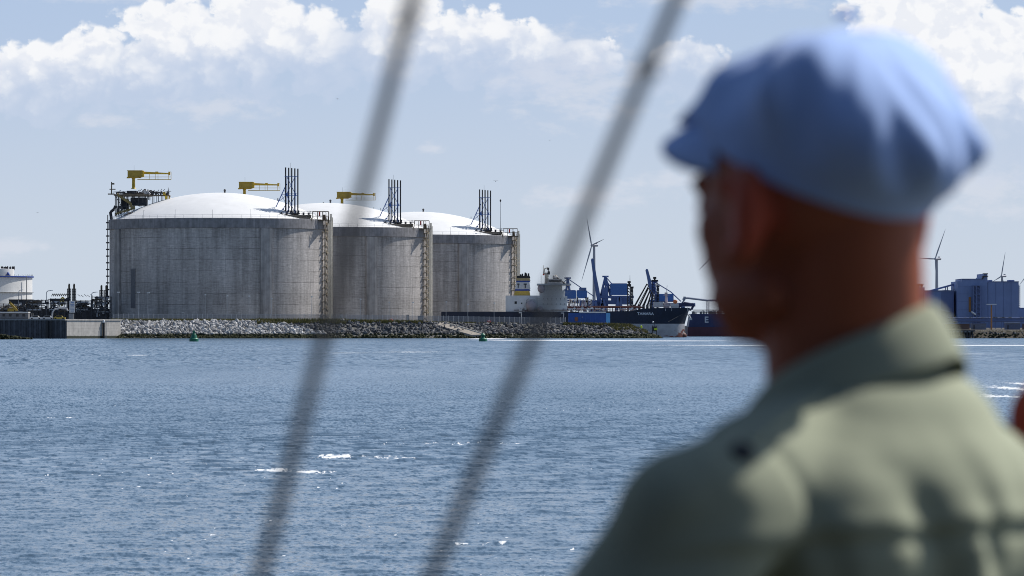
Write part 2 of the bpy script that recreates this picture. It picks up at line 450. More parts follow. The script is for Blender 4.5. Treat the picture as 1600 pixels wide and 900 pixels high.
    fn = noise(comb(x * 2.4, y * .55, 0.0), 1.5, 5, .75); fn2 = noise(comb(x, y * .22, 0.0), .8, 4, .7)
    fm = sstep(foam * .75 + (fn - .5) * 3.2 + (fn2 - .5) * 1.4, .45, .62) * sstep(foam, .0, .12)
    glint_fleck = noise(comb(x * 3.2, y * .75, 5.0), 1.6, 2, .5); gustp = noise(comb(x * .3, y * .06, 2.0), .35, 3, .6)
    fm = M('MAXIMUM', fm, sstep(glint_fleck + lin(gustp, .35, .65, -.05, .035), .735, .765))  # sparse white flecks painted into the colour as glints and foam droplets
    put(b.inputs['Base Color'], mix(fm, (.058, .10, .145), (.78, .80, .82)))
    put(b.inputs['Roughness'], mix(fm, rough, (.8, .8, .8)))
    o = np_mesh('water', v, f, m, smooth=True); o['kind'] = 'structure'
    return o
FOAM = [(530, 714, 62, 4.5, 1.2), (600, 716, 60, 4, .8), (425, 734, 42, 3.2, 1.2), (480, 738, 60, 4, .62), (700, 693, 160, 3, .52), (740, 849, 70, 3.0, .8),
        (1585, 607, 45, 7, 1.15), (1560, 619, 60, 5, .95), (1602, 600, 30, 5, 1.1), (1500, 553, 70, 1.2, .9), (1540, 539.5, 200, .9, 2.2), (1200, 539.5, 260, .8, 1.5),
        (640, 550, 95, 1.1, .95), (540, 551.5, 70, .9, .9), (215, 555, 25, .8, 1.3), (880, 531.6, 160, .9, 2.6), (1020, 532.6, 180, .7, 2.0), (762, 529.4, 40, 1.0, 2.6), (100, 652, 60, 1.2, .55), (360, 640, 80, 1.1, .5), (395, 575, 70, 1.0, .5)]
make_water()

# ------------------------------------------------------------------ land
PXM = 1650 / FPX
def crest_z(X):
    px = X / PXM + 800
    return float(np.interp(px, [100, 172, 520, 660, 800, 940, 985, 1012, 1034], [6.4, 6.45, 6.3, 5.85, 5.3, 5.0, 4.6, 2.6, .2]))
def shore_y(X):
    px = X / PXM + 800
    return float(np.interp(px, [172, 300, 1034], [1640, 1645, 1644]))
def make_land():
    v = []; f = []
    xs = np.linspace(-146, 53, 120); prof = lambda X: [(shore_y(X) - 4, -2.5), (shore_y(X), -.3), (shore_y(X) + 12.5, crest_z(X) - .25), (shore_y(X) + 15, crest_z(X) - .35), (shore_y(X) + 24, min(crest_z(X) - .5, 5.0)), (shore_y(X) + 38, min(crest_z(X) - .6, 5.0) if X > 8 else 5.0), (shore_y(X) + 46, -2.0 if X > 8 else 5.0)]
    for X in xs: v += [(X, y, z) for y, z in prof(X)]
    n = 7
    for i in range(len(xs) - 1):
        for k in range(n - 1): a = i * n + k; f.append((a, a + n, a + n + 1, a + 1))
    me = bpy.data.meshes.new('ground')
    # the terminal platform behind the bank, and the flat country beyond it to the horizon
    def quad(x0, x1, y0, y1, z):
        o = len(v); v.extend([(x0, y0, z), (x1, y0, z), (x1, y1, z), (x0, y1, z)]); f.append((o, o + 1, o + 2, o + 3))
    quad(-146.3, 8, 1690, 2150, 5.02); quad(-900, -157.4, 1613, 2150, 6.32); quad(-157.4, -146.3, 1646, 2150, 6.32)
    quad(-9000, 9000, 2140, 40000, 4.6)
    o = len(v); v.extend([(8, 1690, 5.02), (8, 2150, 5.02), (8, 2150, -2), (8, 1690, -2)]); f.append((o, o + 1, o + 2, o + 3))
    o = len(v); v.extend([(-9000, 2140, 4.6), (9000, 2140, 4.6), (9000, 2136, -2), (-9000, 2136, -2)]); f.append((o, o + 3, o + 2, o + 1))
    me.from_pydata(v, [], f); me.materials.append(TARMAC); me.update(); o = link('ground', me); o['kind'] = 'structure'
make_land()
ICO = bmesh.new(); bmesh.ops.create_icosphere(ICO, subdivisions=1, radius=1.0)
ICO_V = np.array([v.co[:] for v in ICO.verts]); ICO_F = np.array([[v.index for v in fc.verts] for fc in ICO.faces]); ICO.free()
def scatter_rocks(name, pts, sizes, m, label=None):
    vs = []; fs = []
    for i, (p, s_) in enumerate(zip(pts, sizes)):
        q = ICO_V * (1 + RNG.uniform(-.28, .28, (len(ICO_V), 1))) * (s_ * RNG.uniform(.6, 1.25, 3))
        a = RNG.uniform(0, 6.28); ca, sa = math.cos(a), math.sin(a); b_ = RNG.uniform(-.7, .7); cb, sb = math.cos(b_), math.sin(b_)
        q = q @ np.array([[ca, sa, 0], [-sa, ca, 0], [0, 0, 1]]) @ np.array([[1, 0, 0], [0, cb, sb], [0, -sb, cb]])
        vs.append(q + p); fs.append(ICO_F + i * len(ICO_V))
    o = np_mesh(name, np.concatenate(vs), np.concatenate(fs), m); tag(o, label, None, None, 'stuff'); return o
def bank_points(n, px0, px1, keep, tmin=-.05, tmax=1.02):
    P = []
    while len(P) < n:
        X = (RNG.uniform(px0, px1) - 800) * PXM; t = RNG.uniform(tmin, tmax)
        if not keep(X / PXM + 800, t): continue
        P.append((X, shore_y(X) + 12.5 * t, -.3 + t * (crest_z(X) - .1) + RNG.uniform(-.1, .12)))
    return P
edge = lambda px: float(np.interp(px, [172, 400, 440, 500, 530], [.16, .18, .95 - .72, .42 - .1, 9]))
top = lambda px: float(np.interp(px, [172, 410, 430, 520], [2, 2, .98, .28]))
pale = lambda px, t: .2 < t < top(px) + RNG.uniform(-.05, .05)
dark = lambda px, t: not (.2 < t < top(px) - .03)
P = bank_points(3000, 170, 512, pale); scatter_rocks('riprap', P, .28 + .75 * RNG.random(len(P)) ** 2.2, ROCKL, 'pale grey rock armour on the bank below the nearest tank')
P = bank_points(5200, 430, 1032, dark); scatter_rocks('riprap', P, .27 + .7 * RNG.random(len(P)) ** 2.2, ROCKD, 'dark grey rock armour on the bank toward the ship')
P = bank_points(1500, 170, 520, lambda px, t: t < .24); scatter_rocks('riprap', P, RNG.uniform(.3, .6, len(P)), ROCKW, 'weed covered dark rocks along the tide line')
# low weedy reef in front of the quay on the left
P = []; SZ = []
for i in range(900):
    t = RNG.random() ** .8; px = -60 + 110 * t; hgt = 9.5 * (1 - max(0, (px - 0) / 52) ** .8) if px > 0 else 9.5
    py = 530 - RNG.random() * max(.6, hgt) * .8; Y = 1492 + RNG.uniform(-3, 5)
    P.append(W(px, py, Y)); SZ.append(RNG.uniform(.2, .5))
scatter_rocks('reef', P, SZ, ROCKW, 'low weedy rocks at the left edge in front of the dark quay')
# grass along the crest
def grass_strip(name, segs, label):
    vs = []; fs = []
    for (px0, px1, n, hmax, toff) in segs:
        for i in range(n):
            X = (RNG.uniform(px0, px1) - 800) * PXM; t = 1.0 + toff * RNG.random() + .03
            y = shore_y(X) + 12.5 * t; z = -.3 + min(t, 1) * (crest_z(X) + .2); h = hmax * RNG.uniform(.4, 1); w_ = RNG.uniform(.05, .16); a = RNG.uniform(0, 3.14)
            dxx, dyy = w_ * math.cos(a), w_ * math.sin(a); lx, ly = RNG.uniform(-.3, .3, 2)
            o = len(vs); vs += [(X - dxx, y - dyy, z), (X + dxx, y + dyy, z), (X + lx, y + ly, z + h)]; fs.append((o, o + 1, o + 2))
    o = np_mesh(name, vs, fs, GRASS); tag(o, label, None, None, 'stuff')
grass_strip('grass', [(172, 440, 5200, 1.0, .16), (400, 540, 4200, 1.4, -.2), (540, 660, 3200, 1.1, -.12), (660, 810, 1200, .6, .1), (880, 990, 2600, 1.1, -.12), (955, 1012, 3000, .9, -.4)], 'dry grass along the crest of the rock bank')

# ------------------------------------------------------------------ the three storage tanks
def tp(a, r, z): return Vector((r * math.sin(R(a)), -r * math.cos(R(a)), z))
RT, HT = 41.0, 39.9
STAIRC = mat('stair_tan', (.34, .28, .19), .7, var=.4, scale=.6)
def make_tank():
    o = bpy.data.objects.new('gas_storage_tank', None); COL.objects.link(o)
    w_ = MB(); w_.lathe([(RT, -3), (RT, HT - 3.7)], 160, cap=False); w_.build('wall', CONC, o, smooth=True)
    MB().lathe([(RT, HT - 3.75), (RT + .38, HT - 3.6), (RT + .38, HT - .15), (RT + .2, HT), (RT - 1.2, HT), (RT - 1.2, HT - .6)], 160, cap=False).build('ring_beam', RING, o, smooth=True)
    n = 28; MB().lathe([(max(.02, 40.0 * math.sin(R(29.2 * (1 - i / n))) / math.sin(R(29.2))), HT - .4 + 10.7 * (math.cos(R(29.2 * (1 - i / n))) - math.cos(R(29.2))) / (1 - math.cos(R(29.2)))) for i in range(n + 1)], 128, cap=False).build('dome', DOMEW, o, smooth=True)
    for a in (28, -62, 118, 208):
        b = MB(); hw = 2.3
        pts = [tp(a + math.degrees(s_ * hw / RT), RT + dd, 0) for s_, dd in ((-1, -.3), (-1, .75), (-.5, .85), (.5, .85), (1, .75), (1, -.3))]
        k = len(pts); vs = [(p.x, p.y, z) for z in (-3, HT - 3.76) for p in pts]
        b.add(vs, [(i, (i + 1) % k, k + (i + 1) % k, k + i) for i in range(k)] + [tuple(range(k))[::-1], tuple(range(k, 2 * k))])
        b.build('buttress', BUTT, o)
    r = MB()
    N = 72
    for i in range(N):
        a = 360 / N * i; r.bar(tp(a, RT - .1, HT), tp(a, RT - .1, HT + 1.15), .045, n=4)
        for z in (.6, 1.15): r.bar(tp(a, RT - .1, HT + z), tp(a + 360 / N, RT - .1, HT + z), .035, n=4)
        if i % 4 == 0: r.bar(tp(a, RT - .6, HT), tp(a, RT - .6, HT + 2.9), .06, n=4); r.bar(tp(a, RT - .6, HT + 2.9), tp(a, RT - 1.3, HT + 3.0), .06, n=4)
    r.build('railing', GREYST, o)
    # pipe riser and stair tower on the sunny flank
    p = MB()
    for a in (75, 77.2, 79.5): p.bar(tp(a, RT + 1.5, 0), tp(a, RT + 1.5, HT - .5), .30, n=8)
    p.bar(tp(82, RT + 1.3, 0), tp(82, RT + 1.3, HT + 2.2), .42, n=8); p.bar(tp(84, RT + 1.6, 0), tp(84, RT + 1.6, HT + 1), .22, n=8)
    p.build('pipe_riser', CREAM, o, smooth=True)
    s_ = MB(); z = 1.5; k = 0
    while z < HT - 1:
        s_.box(tp(72.4, RT + .9, z), (1.9, 2.2, .22), R(72.4)); a0, a1 = (70.8, 73.6) if k % 2 else (73.6, 70.8)
        s_.bar(tp(a0, RT + 1.3, z), tp(a1, RT + 1.3, z + 2.6), .13, n=4); s_.bar(tp(a0, RT + 1.4, z + 1), tp(a1, RT + 1.4, z + 3.4), .06, n=4)
        s_.bar(tp(74.4, RT + .3, z + .8), tp(84, RT + 1.2, z + .8), .13, n=4)
        z += 2.6; k += 1
    for a in (70.6, 73.8): s_.bar(tp(a, RT + 1.7, 0), tp(a, RT + 1.7, HT + 1), .12, n=4)
    s_.build('stair_tower', STAIRC, o)
    l = MB()
    for a in (-88.2, -86.8): l.bar(tp(a, RT + .7, 0), tp(a, RT + .7, HT + 2), .16, n=5)
    for i in range(16): l.box(tp(-88.5, RT + .75, 1.5 + i * 2.5), (.9, 1.2, .5), R(-88))
    l.build('ladder', DARKST, o)
    # platforms at the rim
    d_ = MB()
    pl = [(24.3, -27.2), (35.2, -21.6), (34.6, -16), (24.3, -18)]
    for (z0, z1, g) in ((HT + .35, HT + 1.15, 1.0), (HT + 1.15, HT + 1.5, 1.02)):
        q = [((x - 29.5) * g + 29.5, (y + 21) * g - 21) for x, y in pl]
        d_.add([(x, y, z) for z in (z0, z1) for x, y in q], [(3, 2, 1, 0), (4, 5, 6, 7), (0, 1, 5, 4), (1, 2, 6, 5), (2, 3, 7, 6), (3, 0, 4, 7)])
    for x, y in pl: d_.bar((x, y, HT - .6), (x, y, HT + .4), .22, n=5)
    d_.build('pump_platform', BROWNST, o)
    d_ = MB(); q = [(23.9, -27.6), (35.8, -21.8)]
    for i in range(13):
        t = i / 12; x, y = q[0][0] + t * (q[1][0] - q[0][0]), q[0][1] + t * (q[1][1] - q[0][1])
        d_.bar((x, y, HT + 1.4), (x, y, HT + 2.7), .07, n=4)
        if i < 12 and i % 2 == 0: d_.box((x + .5, y + 1.4, HT + 1.95), (.6, .6, .9))
    for z in (2.0, 2.7): d_.bar((*q[0], HT + z), (*q[1], HT + z), .07, n=4)
    d_.build('platform_rail', DARKST, o)
    d_ = MB(); 
    for x in (35.5, 37.3, 39.2, 41.4):
        for y in (-17.5, -13.0): d_.bar((x, y, HT - 1.5), (x, y, HT + 2.9), .12, n=4)
    for y in (-17.5, -13.0):
        for z in (-.2, 1.2, 2.9): d_.bar((35.5, y, HT + z), (41.4, y, HT + z), .12, n=4)
    d_.box((38.5, -15.2, HT - .3), (6.4, 5.2, .25)); d_.box((39.8, -15, HT + .8), (.9, .9, 1.9))
    d_.build('stair_head', BROWNST, o)
    MB().box((38.1, -17.3, HT + 1.9), (.55, .3, 1.6)).build('fire_box', RED, o)
    v = MB(); v.bar((2, -1, HT + 10.1), (2, -1, HT + 11.1), .35, n=8); v.ball((2, -1, HT + 11.2), .45); v.bar((22, -3, HT + 6.7), (22, -3, HT + 8.2), .12, n=5); v.build_each('dome_vent', DARKST, o)
    return o
def make_vent_stack():
    o = bpy.data.objects.new('vent_stack', None); COL.objects.link(o)      # origin at the foot, on the pump platform
    K = .2362
    for i in range(5): MB().bar(((i - 2) * 1.13, .25 * (i % 2), -.3), ((i - 2) * 1.13, .25 * (i % 2), 17.3 - .12 * i), .26, n=10).build('vent_pipe', BLACKP, o, smooth=True)
    f = MB(); xl, xr = -1.75, 1.3
    for x in (xl, xr):
        for y in (-.7, 0.2): f.bar((x, y, 0), (x, y, 14.1), .16, n=4)
    for z in (.5, 6.9, 7.5, 13.9):
        f.bar((-2.6, -.7, z), (2.3, -.7, z), .13, n=4); f.bar((xl, -.7, z), (xl, .2, z), .1, n=4); f.bar((xr, -.7, z), (xr, .2, z), .1, n=4)
    for z0, z1 in ((.5, 6.9), (7.5, 13.9)):
        f.bar((xl, -.75, z0), (xr, -.75, z1), .14, n=4); f.bar((xr, -.75, z0), (xl, -.75, z1), .14, n=4)
    f.box((-1.75, -.7, 7.2), (.7, .6, 1.2)); f.box((1.3, -.7, 7.2), (.6, .6, 1.0))
    f.build('lattice_frame', BLUEF, o)
    s_ = MB(); s_.bar((-1.9, 0, 11.2), (-6.2, 1.5, 2.0), .19, n=4); s_.bar((-3.8, .6, 7.2), (-1.8, 0, 7.2), .14, n=4); s_.bar((-3.8, .6, 7.2), (-2.2, 0, 4.0), .09, n=4)
    s_.bar((-4.9, 1, 4.7), (-1.9, 0, 7), .11, n=4); s_.bar((-3.2, 1, 2.0), (-1.9, 0, 4), .13, n=4); s_.bar((-2.9, .4, 9), (-1.9, 0, 7.4), .09, n=4)
    s_.box((-6.2, 1.5, 1.75), (.9, .9, .6)); s_.box((-3.2, 1, 1.85), (.7, .7, .5)); s_.bar((-6.2, 1.5, 1.6), (-7.0, 2, .3), .14, n=4); s_.bar((-3.2, 1, 1.6), (-4.2, 1.4, .3), .12, n=4)
    s_.build('strut', BLUEF, o)
    m_ = MB(); m_.box((0, .2, .2), (6, 3.2, .35)); 
    for i in range(6): m_.box((-2.6 + i * 1.05, -.6, .9), (.45, .45, 1.0))
    m_.build('base_skid', DARKST, o); MB().bar((-.4, 0, 13.9), (-.4, 0, 19.0), .05, n=4).build('aerial', DARKST, o)
    return o
def make_roof_crane():
    o = bpy.data.objects.new('roof_crane', None); COL.objects.link(o)      # origin at the foot of the pedestal
    MB().lathe([(1.0, 0), (.62, .4), (.55, 3.6), (.8, 4.1)], 12).build('pedestal', YELLOW, o, smooth=True)
    h = MB(); h.box((.55, 0, 5.5), (5.3, 3.2, 2.35)); h.build('machine_house', YELLOWD, o)
    h = MB(); h.box((.6, 0, 6.78), (5.7, 3.5, .2)); h.box((-2.0, 0, 4.2), (.9, 2.4, .5)); h.box((.4, 0, 4.2), (4.8, 2.2, .3)); h.box((3.55, 0, 5.6), (.7, 2.6, 2.3)); h.build('house_frame', YELLOW, o)
    j = MB(); j.add([(3.8, -.45, 5.5), (3.8, .45, 5.5), (3.8, .45, 6.45), (3.8, -.45, 6.45), (13.6, -.25, 5.45), (13.6, .25, 5.45), (13.6, .25, 5.9), (13.6, -.25, 5.9)], [(3, 2, 1, 0), (4, 5, 6, 7), (0, 1, 5, 4), (1, 2, 6, 5), (2, 3, 7, 6), (3, 0, 4, 7)])
    j.box((8.7, 0, 6.1), (1.1, .8, .7)); j.box((13.4, 0, 5.75), (.6, .9, 1.3)); j.build('jib', YELLOW, o)
    w_ = MB(); w_.box((8.8, -.9, 3.45), (10.6, .8, .2))
    for x in (6.0, 8.2, 9.2, 13.1, 14.1): w_.bar((x, -.9, 3.4), (x, -.9, 6.2), .09, n=4)
    w_.bar((14.1, -.9, 6.3), (13.0, -.9, 6.3), .09, n=4)
    for z in (4.1, 4.6): w_.bar((4, -1.25, z), (14.1, -1.25, z), .035, n=4)
    w_.box((3.6, -.3, 3.45), (4.2, 1.6, .2))
    for x in (6.0, 9.2, 13.1): w_.bar((x, -1.25, 3.4), (x, -1.25, 4.7), .05, n=4)
    w_.build('walkway', YELLOW, o)
    a = MB(); a.bar((.2, 0, 6.8), (.2, 0, 8.8), .04, n=4); a.build('aerial', DARKST, o)
    return o
def make_process_platform():
    """the steel deck over the dome's left edge, origin at deck level under the crane"""
    o = bpy.data.objects.new('process_platform', None); COL.objects.link(o); Q = .2385
    def q(px, py, dy=0): return Vector(((px - 209) * Q, dy, (303.5 - py) * Q))
    c = MB()
    for px in (183, 188, 193, 200, 209, 219, 226, 233): 
        for dy in (-7, -1, 5): c.bar(q(px, 304, dy), q(px, 338 if px < 200 else 336 - (px - 200) * .75, dy), .2, n=4)
    for px in (240, 247, 254, 261):
        for dy in (-5, 3): c.bar(q(px, 302, dy), q(px, 318 - (px - 240) * .28, dy), .16, n=4)
    for y in (312, 322): c.bar(q(183, y, -7), q(200 + (334 - y), y, -7), .14, n=4)
    for a_, b_ in (((183, 306), (193, 322)), ((209, 306), (219, 322)), ((193, 322), (183, 337))): c.bar(q(*a_, -7), q(*b_, -7), .12, n=4)
    c.build_each('column', DARKST, o)
    d_ = MB(); d_.span(q(181, 303.2, -8.5), q(236, 305.4, 7)); d_.span(q(236, 304, -6), q(266, 305, 4)); d_.span(q(196, 300.5, -5), q(226, 303, 5)); d_.build('deck', BROWNST, o)
    d_ = MB(); d_.span(q(206, 308, -5.4), q(230, 320, 4)); d_.span(q(190, 310, -3), q(200, 326, 4)); d_.span(q(199, 297, -2), q(214, 301, 3)); d_.build('plant_room', SHEETP, o)
    p = MB()
    p.path([q(186, 303, -8), q(197, 311, -8), q(207, 317, -8), q(208, 324, -8), q(214, 324, -8)], .55, 8)
    p.path([q(184, 334, -8), q(192, 331, -8), q(204, 328, -8), q(214, 324, -8)], .4, 8); p.build('drain_pipe', mat('pipe_ochre', (.25, .19, .07), .6), o, smooth=True)
    p = MB()
    p.path([q(177, 342, -7), q(175, 331, -6), q(181, 326, -6), q(183, 321, -6)], .55, 8)
    for i in range(9): p.path([q(226 + i * 4.4, 299 + i * .7, -5.5), q(229 + i * 4.4, 295 + i * .9, -5.5), q(233 + i * 4.4, 303 + i * .5, -5.5)], .22, 6)
    p.path([q(188, 333, -7.6), q(187, 325, -7.6), q(192, 322, -7.6), q(194, 328, -7.6), q(190, 333, -7.6)], .5, 8)
    p.build_each('pipe_run', DARKST, o)
    p = MB()
    for i in range(4): p.bar(q(225 + i * 2.6, 297, -6), q(229.5 + i * 2.6, 303, -6), .22, n=6)
    p.path([q(187, 338, -9), q(196, 334, -9), q(206, 331.5, -9)], .3, 6); p.build_each('white_pipe', WHITE, o)
    r = MB()
    for i in range(24):
        px = 181 + i * 3.6; r.bar(q(px, 303, -8.4), q(px, 298.8, -8.4), .06, n=4)
        if RNG.random() < .6: r.bar(q(px, 298.5, -6), q(px + RNG.uniform(1, 4), 294 + RNG.uniform(0, 3), -6), .13, n=4)
        if RNG.random() < .7: r.box(q(px + 1, 300.5 + RNG.uniform(-1, 1), RNG.uniform(-6, 4)), (RNG.uniform(.4, 1.1), .8, RNG.uniform(.5, 1.2)))
    for y in (301, 299): r.bar(q(181, y, -8.4), q(266, y + 1, -8.4), .06, n=4)
    r.bar(q(247, 300, 0), q(268, 297.5, 0), .12, n=4); r.bar(q(264, 304, -2), q(264, 292, -2), .2, .07, n=5); r.build_each('railing', DARKST, o)
    b = MB(); b.bar(q(177.5, 304, -8), q(177.5, 284, -8), .28, .2, n=6); b.box(q(179, 295.5, -8), (2.2, 1.2, .3)); b.box(q(177, 303, -8), (2.4, 1.5, .4)); b.box(q(180, 287, -8), (.9, .8, .6)); b.build('beacon_post', BROWNST, o)
    y = MB(); y.box(q(259, 302, -6), (.9, .8, 1.2)); y.box(q(262, 308, -6), (1.0, .8, 1.3)); y.box(q(266.5, 307, -5), (.5, .5, 1.5)); y.build('valve', YELLOW, o)
    v = MB(); v.path([q(199, 337, -13), q(208, 333.5, -13), q(222, 333, -13), q(223, 336, -13)], .18, 5)
    for i in range(6): v.box(q(205 + i * 3.3, 333, -13.2), (.4, .4, .9))
    v.build('rim_pipe', BROWNST, o)
    return o
tank0, stack0, crane0, plat0 = make_tank(), make_vent_stack(), make_roof_crane(), make_process_platform()
TANKS = [(343, 1720, 4.0), (508.5, 1824, 3.0), (654, 1928, 2.1)]
TL = ['largest and nearest grey concrete gas tank with white dome, leftmost of the three', 'middle of three grey concrete gas tanks with white domes', 'farthest grey concrete gas tank with white dome, beside the ship']
SL = ['tallest black vent pipes in blue lattice, on the nearest tank', 'black vent pipes in blue lattice on the middle tank', 'black vent pipes in blue lattice on the farthest tank, beside a thin mast']
CL = ['yellow jib crane standing on the dark steel deck above the nearest tank', 'yellow jib crane rising behind the nearest white dome', 'yellow jib crane rising behind the middle white dome']
PL = ['dark steel process deck with pipes on the left edge of the nearest tank', 'steel process deck on the middle tank, hidden behind the nearest dome', 'steel process deck on the farthest tank, hidden behind the middle dome']
for i, (px, Y, bz) in enumerate(TANKS):
    X = (px - 800) * Y / FPX
    for src, lst, cat, grp, off in ((tank0, TL, 'storage tank', 'domed gas storage tanks', (0, 0, 0)), (stack0, SL, 'vent stack', 'vent stacks on the tank roofs', (28.0, -21.5, HT + 1.75)),
                                    (crane0, CL, 'crane', 'yellow roof cranes', (-32.0, -2, 51.6 - .0)), (plat0, PL, 'platform', 'process decks on the tank roofs', (-32.0, -2, 49.3))):
        o = src if i == 0 else copy_tree(src)
        o.location = (X + off[0], Y + off[1], bz + off[2]); tag(o, lst[i], cat, grp)
t = T('access_strip', 'dark upright strip on the left part of the nearest tank wall', 'wall panel', 218, 470, 1689.5)
t.o.rotation_euler.z = R(-47)
t.part('panel', mat('strip_dark', (.16, .16, .17), .8), MB().span((-1.3, -.05, -3), (1.3, .3, 11.2))); t.part('frame', RING, MB().span((-1.45, -.1, 11.2), (1.45, .32, 11.5)))
t.o.location = Vector(((343 - 800) * 1720 / FPX, 1720, 4)) + tp(-47, RT + .1, 10)
t = T('roof_mast', 'thin mast with lamp at the top on the farthest tank', 'mast', 782, 361, 1905)
t.part('pole', GREYST, MB().bar((0, 0, 0), (0, 0, 12.2), .12, .08)); t.part('lamp', DARKST, MB().ball((0, 0, 12.6), (.35, .35, .55)))

# ------------------------------------------------------------------ bank furniture: fences, lamp posts, cabinets, life rings
def fence(px0, px1, label, n):
    t = T('mesh_fence', label, 'fence', px0, 500, 1663)
    t.o.location = (0, 0, 0); me = bpy.data.meshes.new('post'); pm = MB().bar((0, 0, 0), (0, 0, 2.7), .07, n=5)
    pts = []
    for i in range(n + 1):
        X = (px0 + (px1 - px0) * i / n - 800) * PXM; pts.append(Vector((X, shore_y(X) + 16.5, crest_z(X) - .3)))
    first = None
    for p in pts:
        if first is None: first = pm.build('post', GALV, t.o, loc=p)
        else: link('post', first.data, t.o, p)
    w_ = MB()
    for a, b in zip(pts[:-1], pts[1:]): w_.add([a, b, b + Vector((0, 0, 2.45)), a + Vector((0, 0, 2.45))], [(0, 1, 2, 3)])
    w_.build('wire_mesh', LINK, t.o)
    r = MB()
    for a, b in zip(pts[:-1], pts[1:]): r.bar(a + Vector((0, 0, 2.5)), b + Vector((0, 0, 2.5)), .04, n=4)
    r.build('top_rail', GALV, t.o)
fence(175, 512, 'long grey mesh fence on the bank before the nearest tank', 44)
fence(516, 884, 'long grey mesh fence on the bank before the two farther tanks', 46)
def lamp_post(px, py, label, wide=False):
    X = (px - 800) * PXM; yb = shore_y(X) + 19; b = crest_z(X) - .5; Y = yb
    top_ = EYE + (HOR - py) * Y / FPX; o = bpy.data.objects.new('lamp_post', None); COL.objects.link(o); o.location = ((px - 800) * Y / FPX, Y, b); h = top_ - b
    MB().bar((0, 0, 0), (0, 0, h), .09, .06, n=6).build('pole', GALV, o)
    (MB().box((.1, 0, h + .1), (1.0 if wide else .55, .5, .3 if wide else .4))).build('lamp_head', WHITE, o)
    tag(o, label, 'lamp post', 'lamp posts on the rock bank')
LP = [(184.5, 457, 1), (216, 457, 1), (231, 458, 1), (320.5, 461, 0), (355, 462.5, 0), (389, 463, 0), (424, 467, 0), (487, 464, 0)]
for i, (px, py, w_) in enumerate(LP): lamp_post(px, py, 'thin lamp post before the nearest tank, %s from the left' % ORD[i], w_)
for i, (px, py) in enumerate([(563, 468), (608, 473), (645, 473)]): lamp_post(px, py, 'thin lamp post before the middle tank, %s from the left' % ORD[i])
for i, (px, py) in enumerate([(697, 472), (731, 476), (772, 474)]): lamp_post(px, py, 'thin lamp post before the farthest tank, %s from the left' % ORD[i])
def cabinet(px, py, w_, h, m, label):
    t = T('utility_cabinet', label, 'cabinet', px, py, 1668, 'utility cabinets on the bank')
    t.part('body', m, MB().box((0, 0, h / 2), (w_, .8, h))); t.part('lid', GREYST, MB().box((0, 0, h + .06), (w_ + .15, .95, .1))); t.part('door', GREYST, MB().box((0, -.43, h * .5), (w_ * .8, .05, h * .8)))
cabinet(533, 502, 1.1, 2.2, OFFW, 'pale cabinet behind the fence, left foot of the middle tank'); cabinet(637, 501, .9, 2.0, DARKST, 'narrow dark cabinet behind the fence, right foot of the middle tank'); cabinet(657, 501, 1.8, 1.7, SHEETP, 'wide dark cabinet beside the pipe riser of the middle tank')
cabinet(286, 498, .8, 2.4, OFFW, 'pale cabinet behind the fence before the nearest tank')
def life_ring(px, py, label):
    t = T('life_ring_stand', label, 'life ring', px, py + 4, 1660, 'life rings along the bank')
    t.part('post', GREYST, MB().bar((0, 0, -.6), (0, 0, 1.3), .06)); b = MB()
    for i in range(14):
        a0, a1 = [2 * math.pi * (i + k) / 14 for k in (0, 1)]; b.bar((.42 * math.cos(a0), -.1, 1.0 + .55 * math.sin(a0)), (.42 * math.cos(a1), -.1, 1.0 + .55 * math.sin(a1)), .16, n=5)
    t.part('ring', RED, b); t.part('band', WHITE, MB().box((0, -.12, 1.5), (.4, .38, .3)))
life_ring(611, 501, 'red life ring on the bank before the middle tank'); life_ring(764, 503.5, 'red life ring on the bank before the farthest tank')
t = T('boat_ramp', 'pale concrete slipway running down the dark rocks', 'slipway', 690, 505, 1657)
t.part('slab', mat('ramp_concrete', (.36, .32, .27), .9), MB().add([(-5, .5, .4), (1, .5, .4), (15.5, -11, -4.0), (11, -11.6, -4.2), (-5, .5, -.4), (1, .5, -.4), (15.5, -11, -5.2), (11, -11.6, -5.2)], [(0, 1, 2, 3), (7, 6, 5, 4), (0, 4, 5, 1), (1, 5, 6, 2), (2, 6, 7, 3), (3, 7, 4, 0)]))
t.part('kerb', CREAM, MB().bar((1, .5, .45), (15.5, -11, -3.9), .22, n=4))
t = T('navigation_marker', 'dark frame with fluorescent yellow panel on the tip of the rock bank', 'marker', 1023, 521, 1652)
t.part('frame', DARKST, MB().bar((-.9, 0, -.5), (-.7, 0, 2.9), .16).bar((.7, 0, -.5), (.6, 0, 2.8), .16).bar((-.8, 0, 2.2), (.7, 0, 2.2), .16).bar((-.8, 0, .9), (.7, 0, .9), .16).box((-.2, .2, 1.7), (1.6, .4, 1.6)).bar((0, 0, 2.5), (0, 0, 3.4), .1))
t.part('panel', FLUO, MB().box((.35, -.25, 1.55), (1.15, .1, .75))); t.part('lamp', WHITE, MB().ball((-.6, -.1, 4.1), .32)); t.part('lamp_pole', GREYST, MB().bar((-.6, 0, 2.6), (-.6, 0, 4), .06))
t = T('bollard', 'small fluorescent yellow bollard on the grass near the tip of the bank', 'bollard', 1002, 513, 1656)
t.part('body', FLUO, MB().lathe([(.3, 0), (.34, .5), (.3, .9), (.1, 1.0)], 10)); t.part('base', GREYST, MB().box((0, 0, -.2), (.8, .8, .5)))

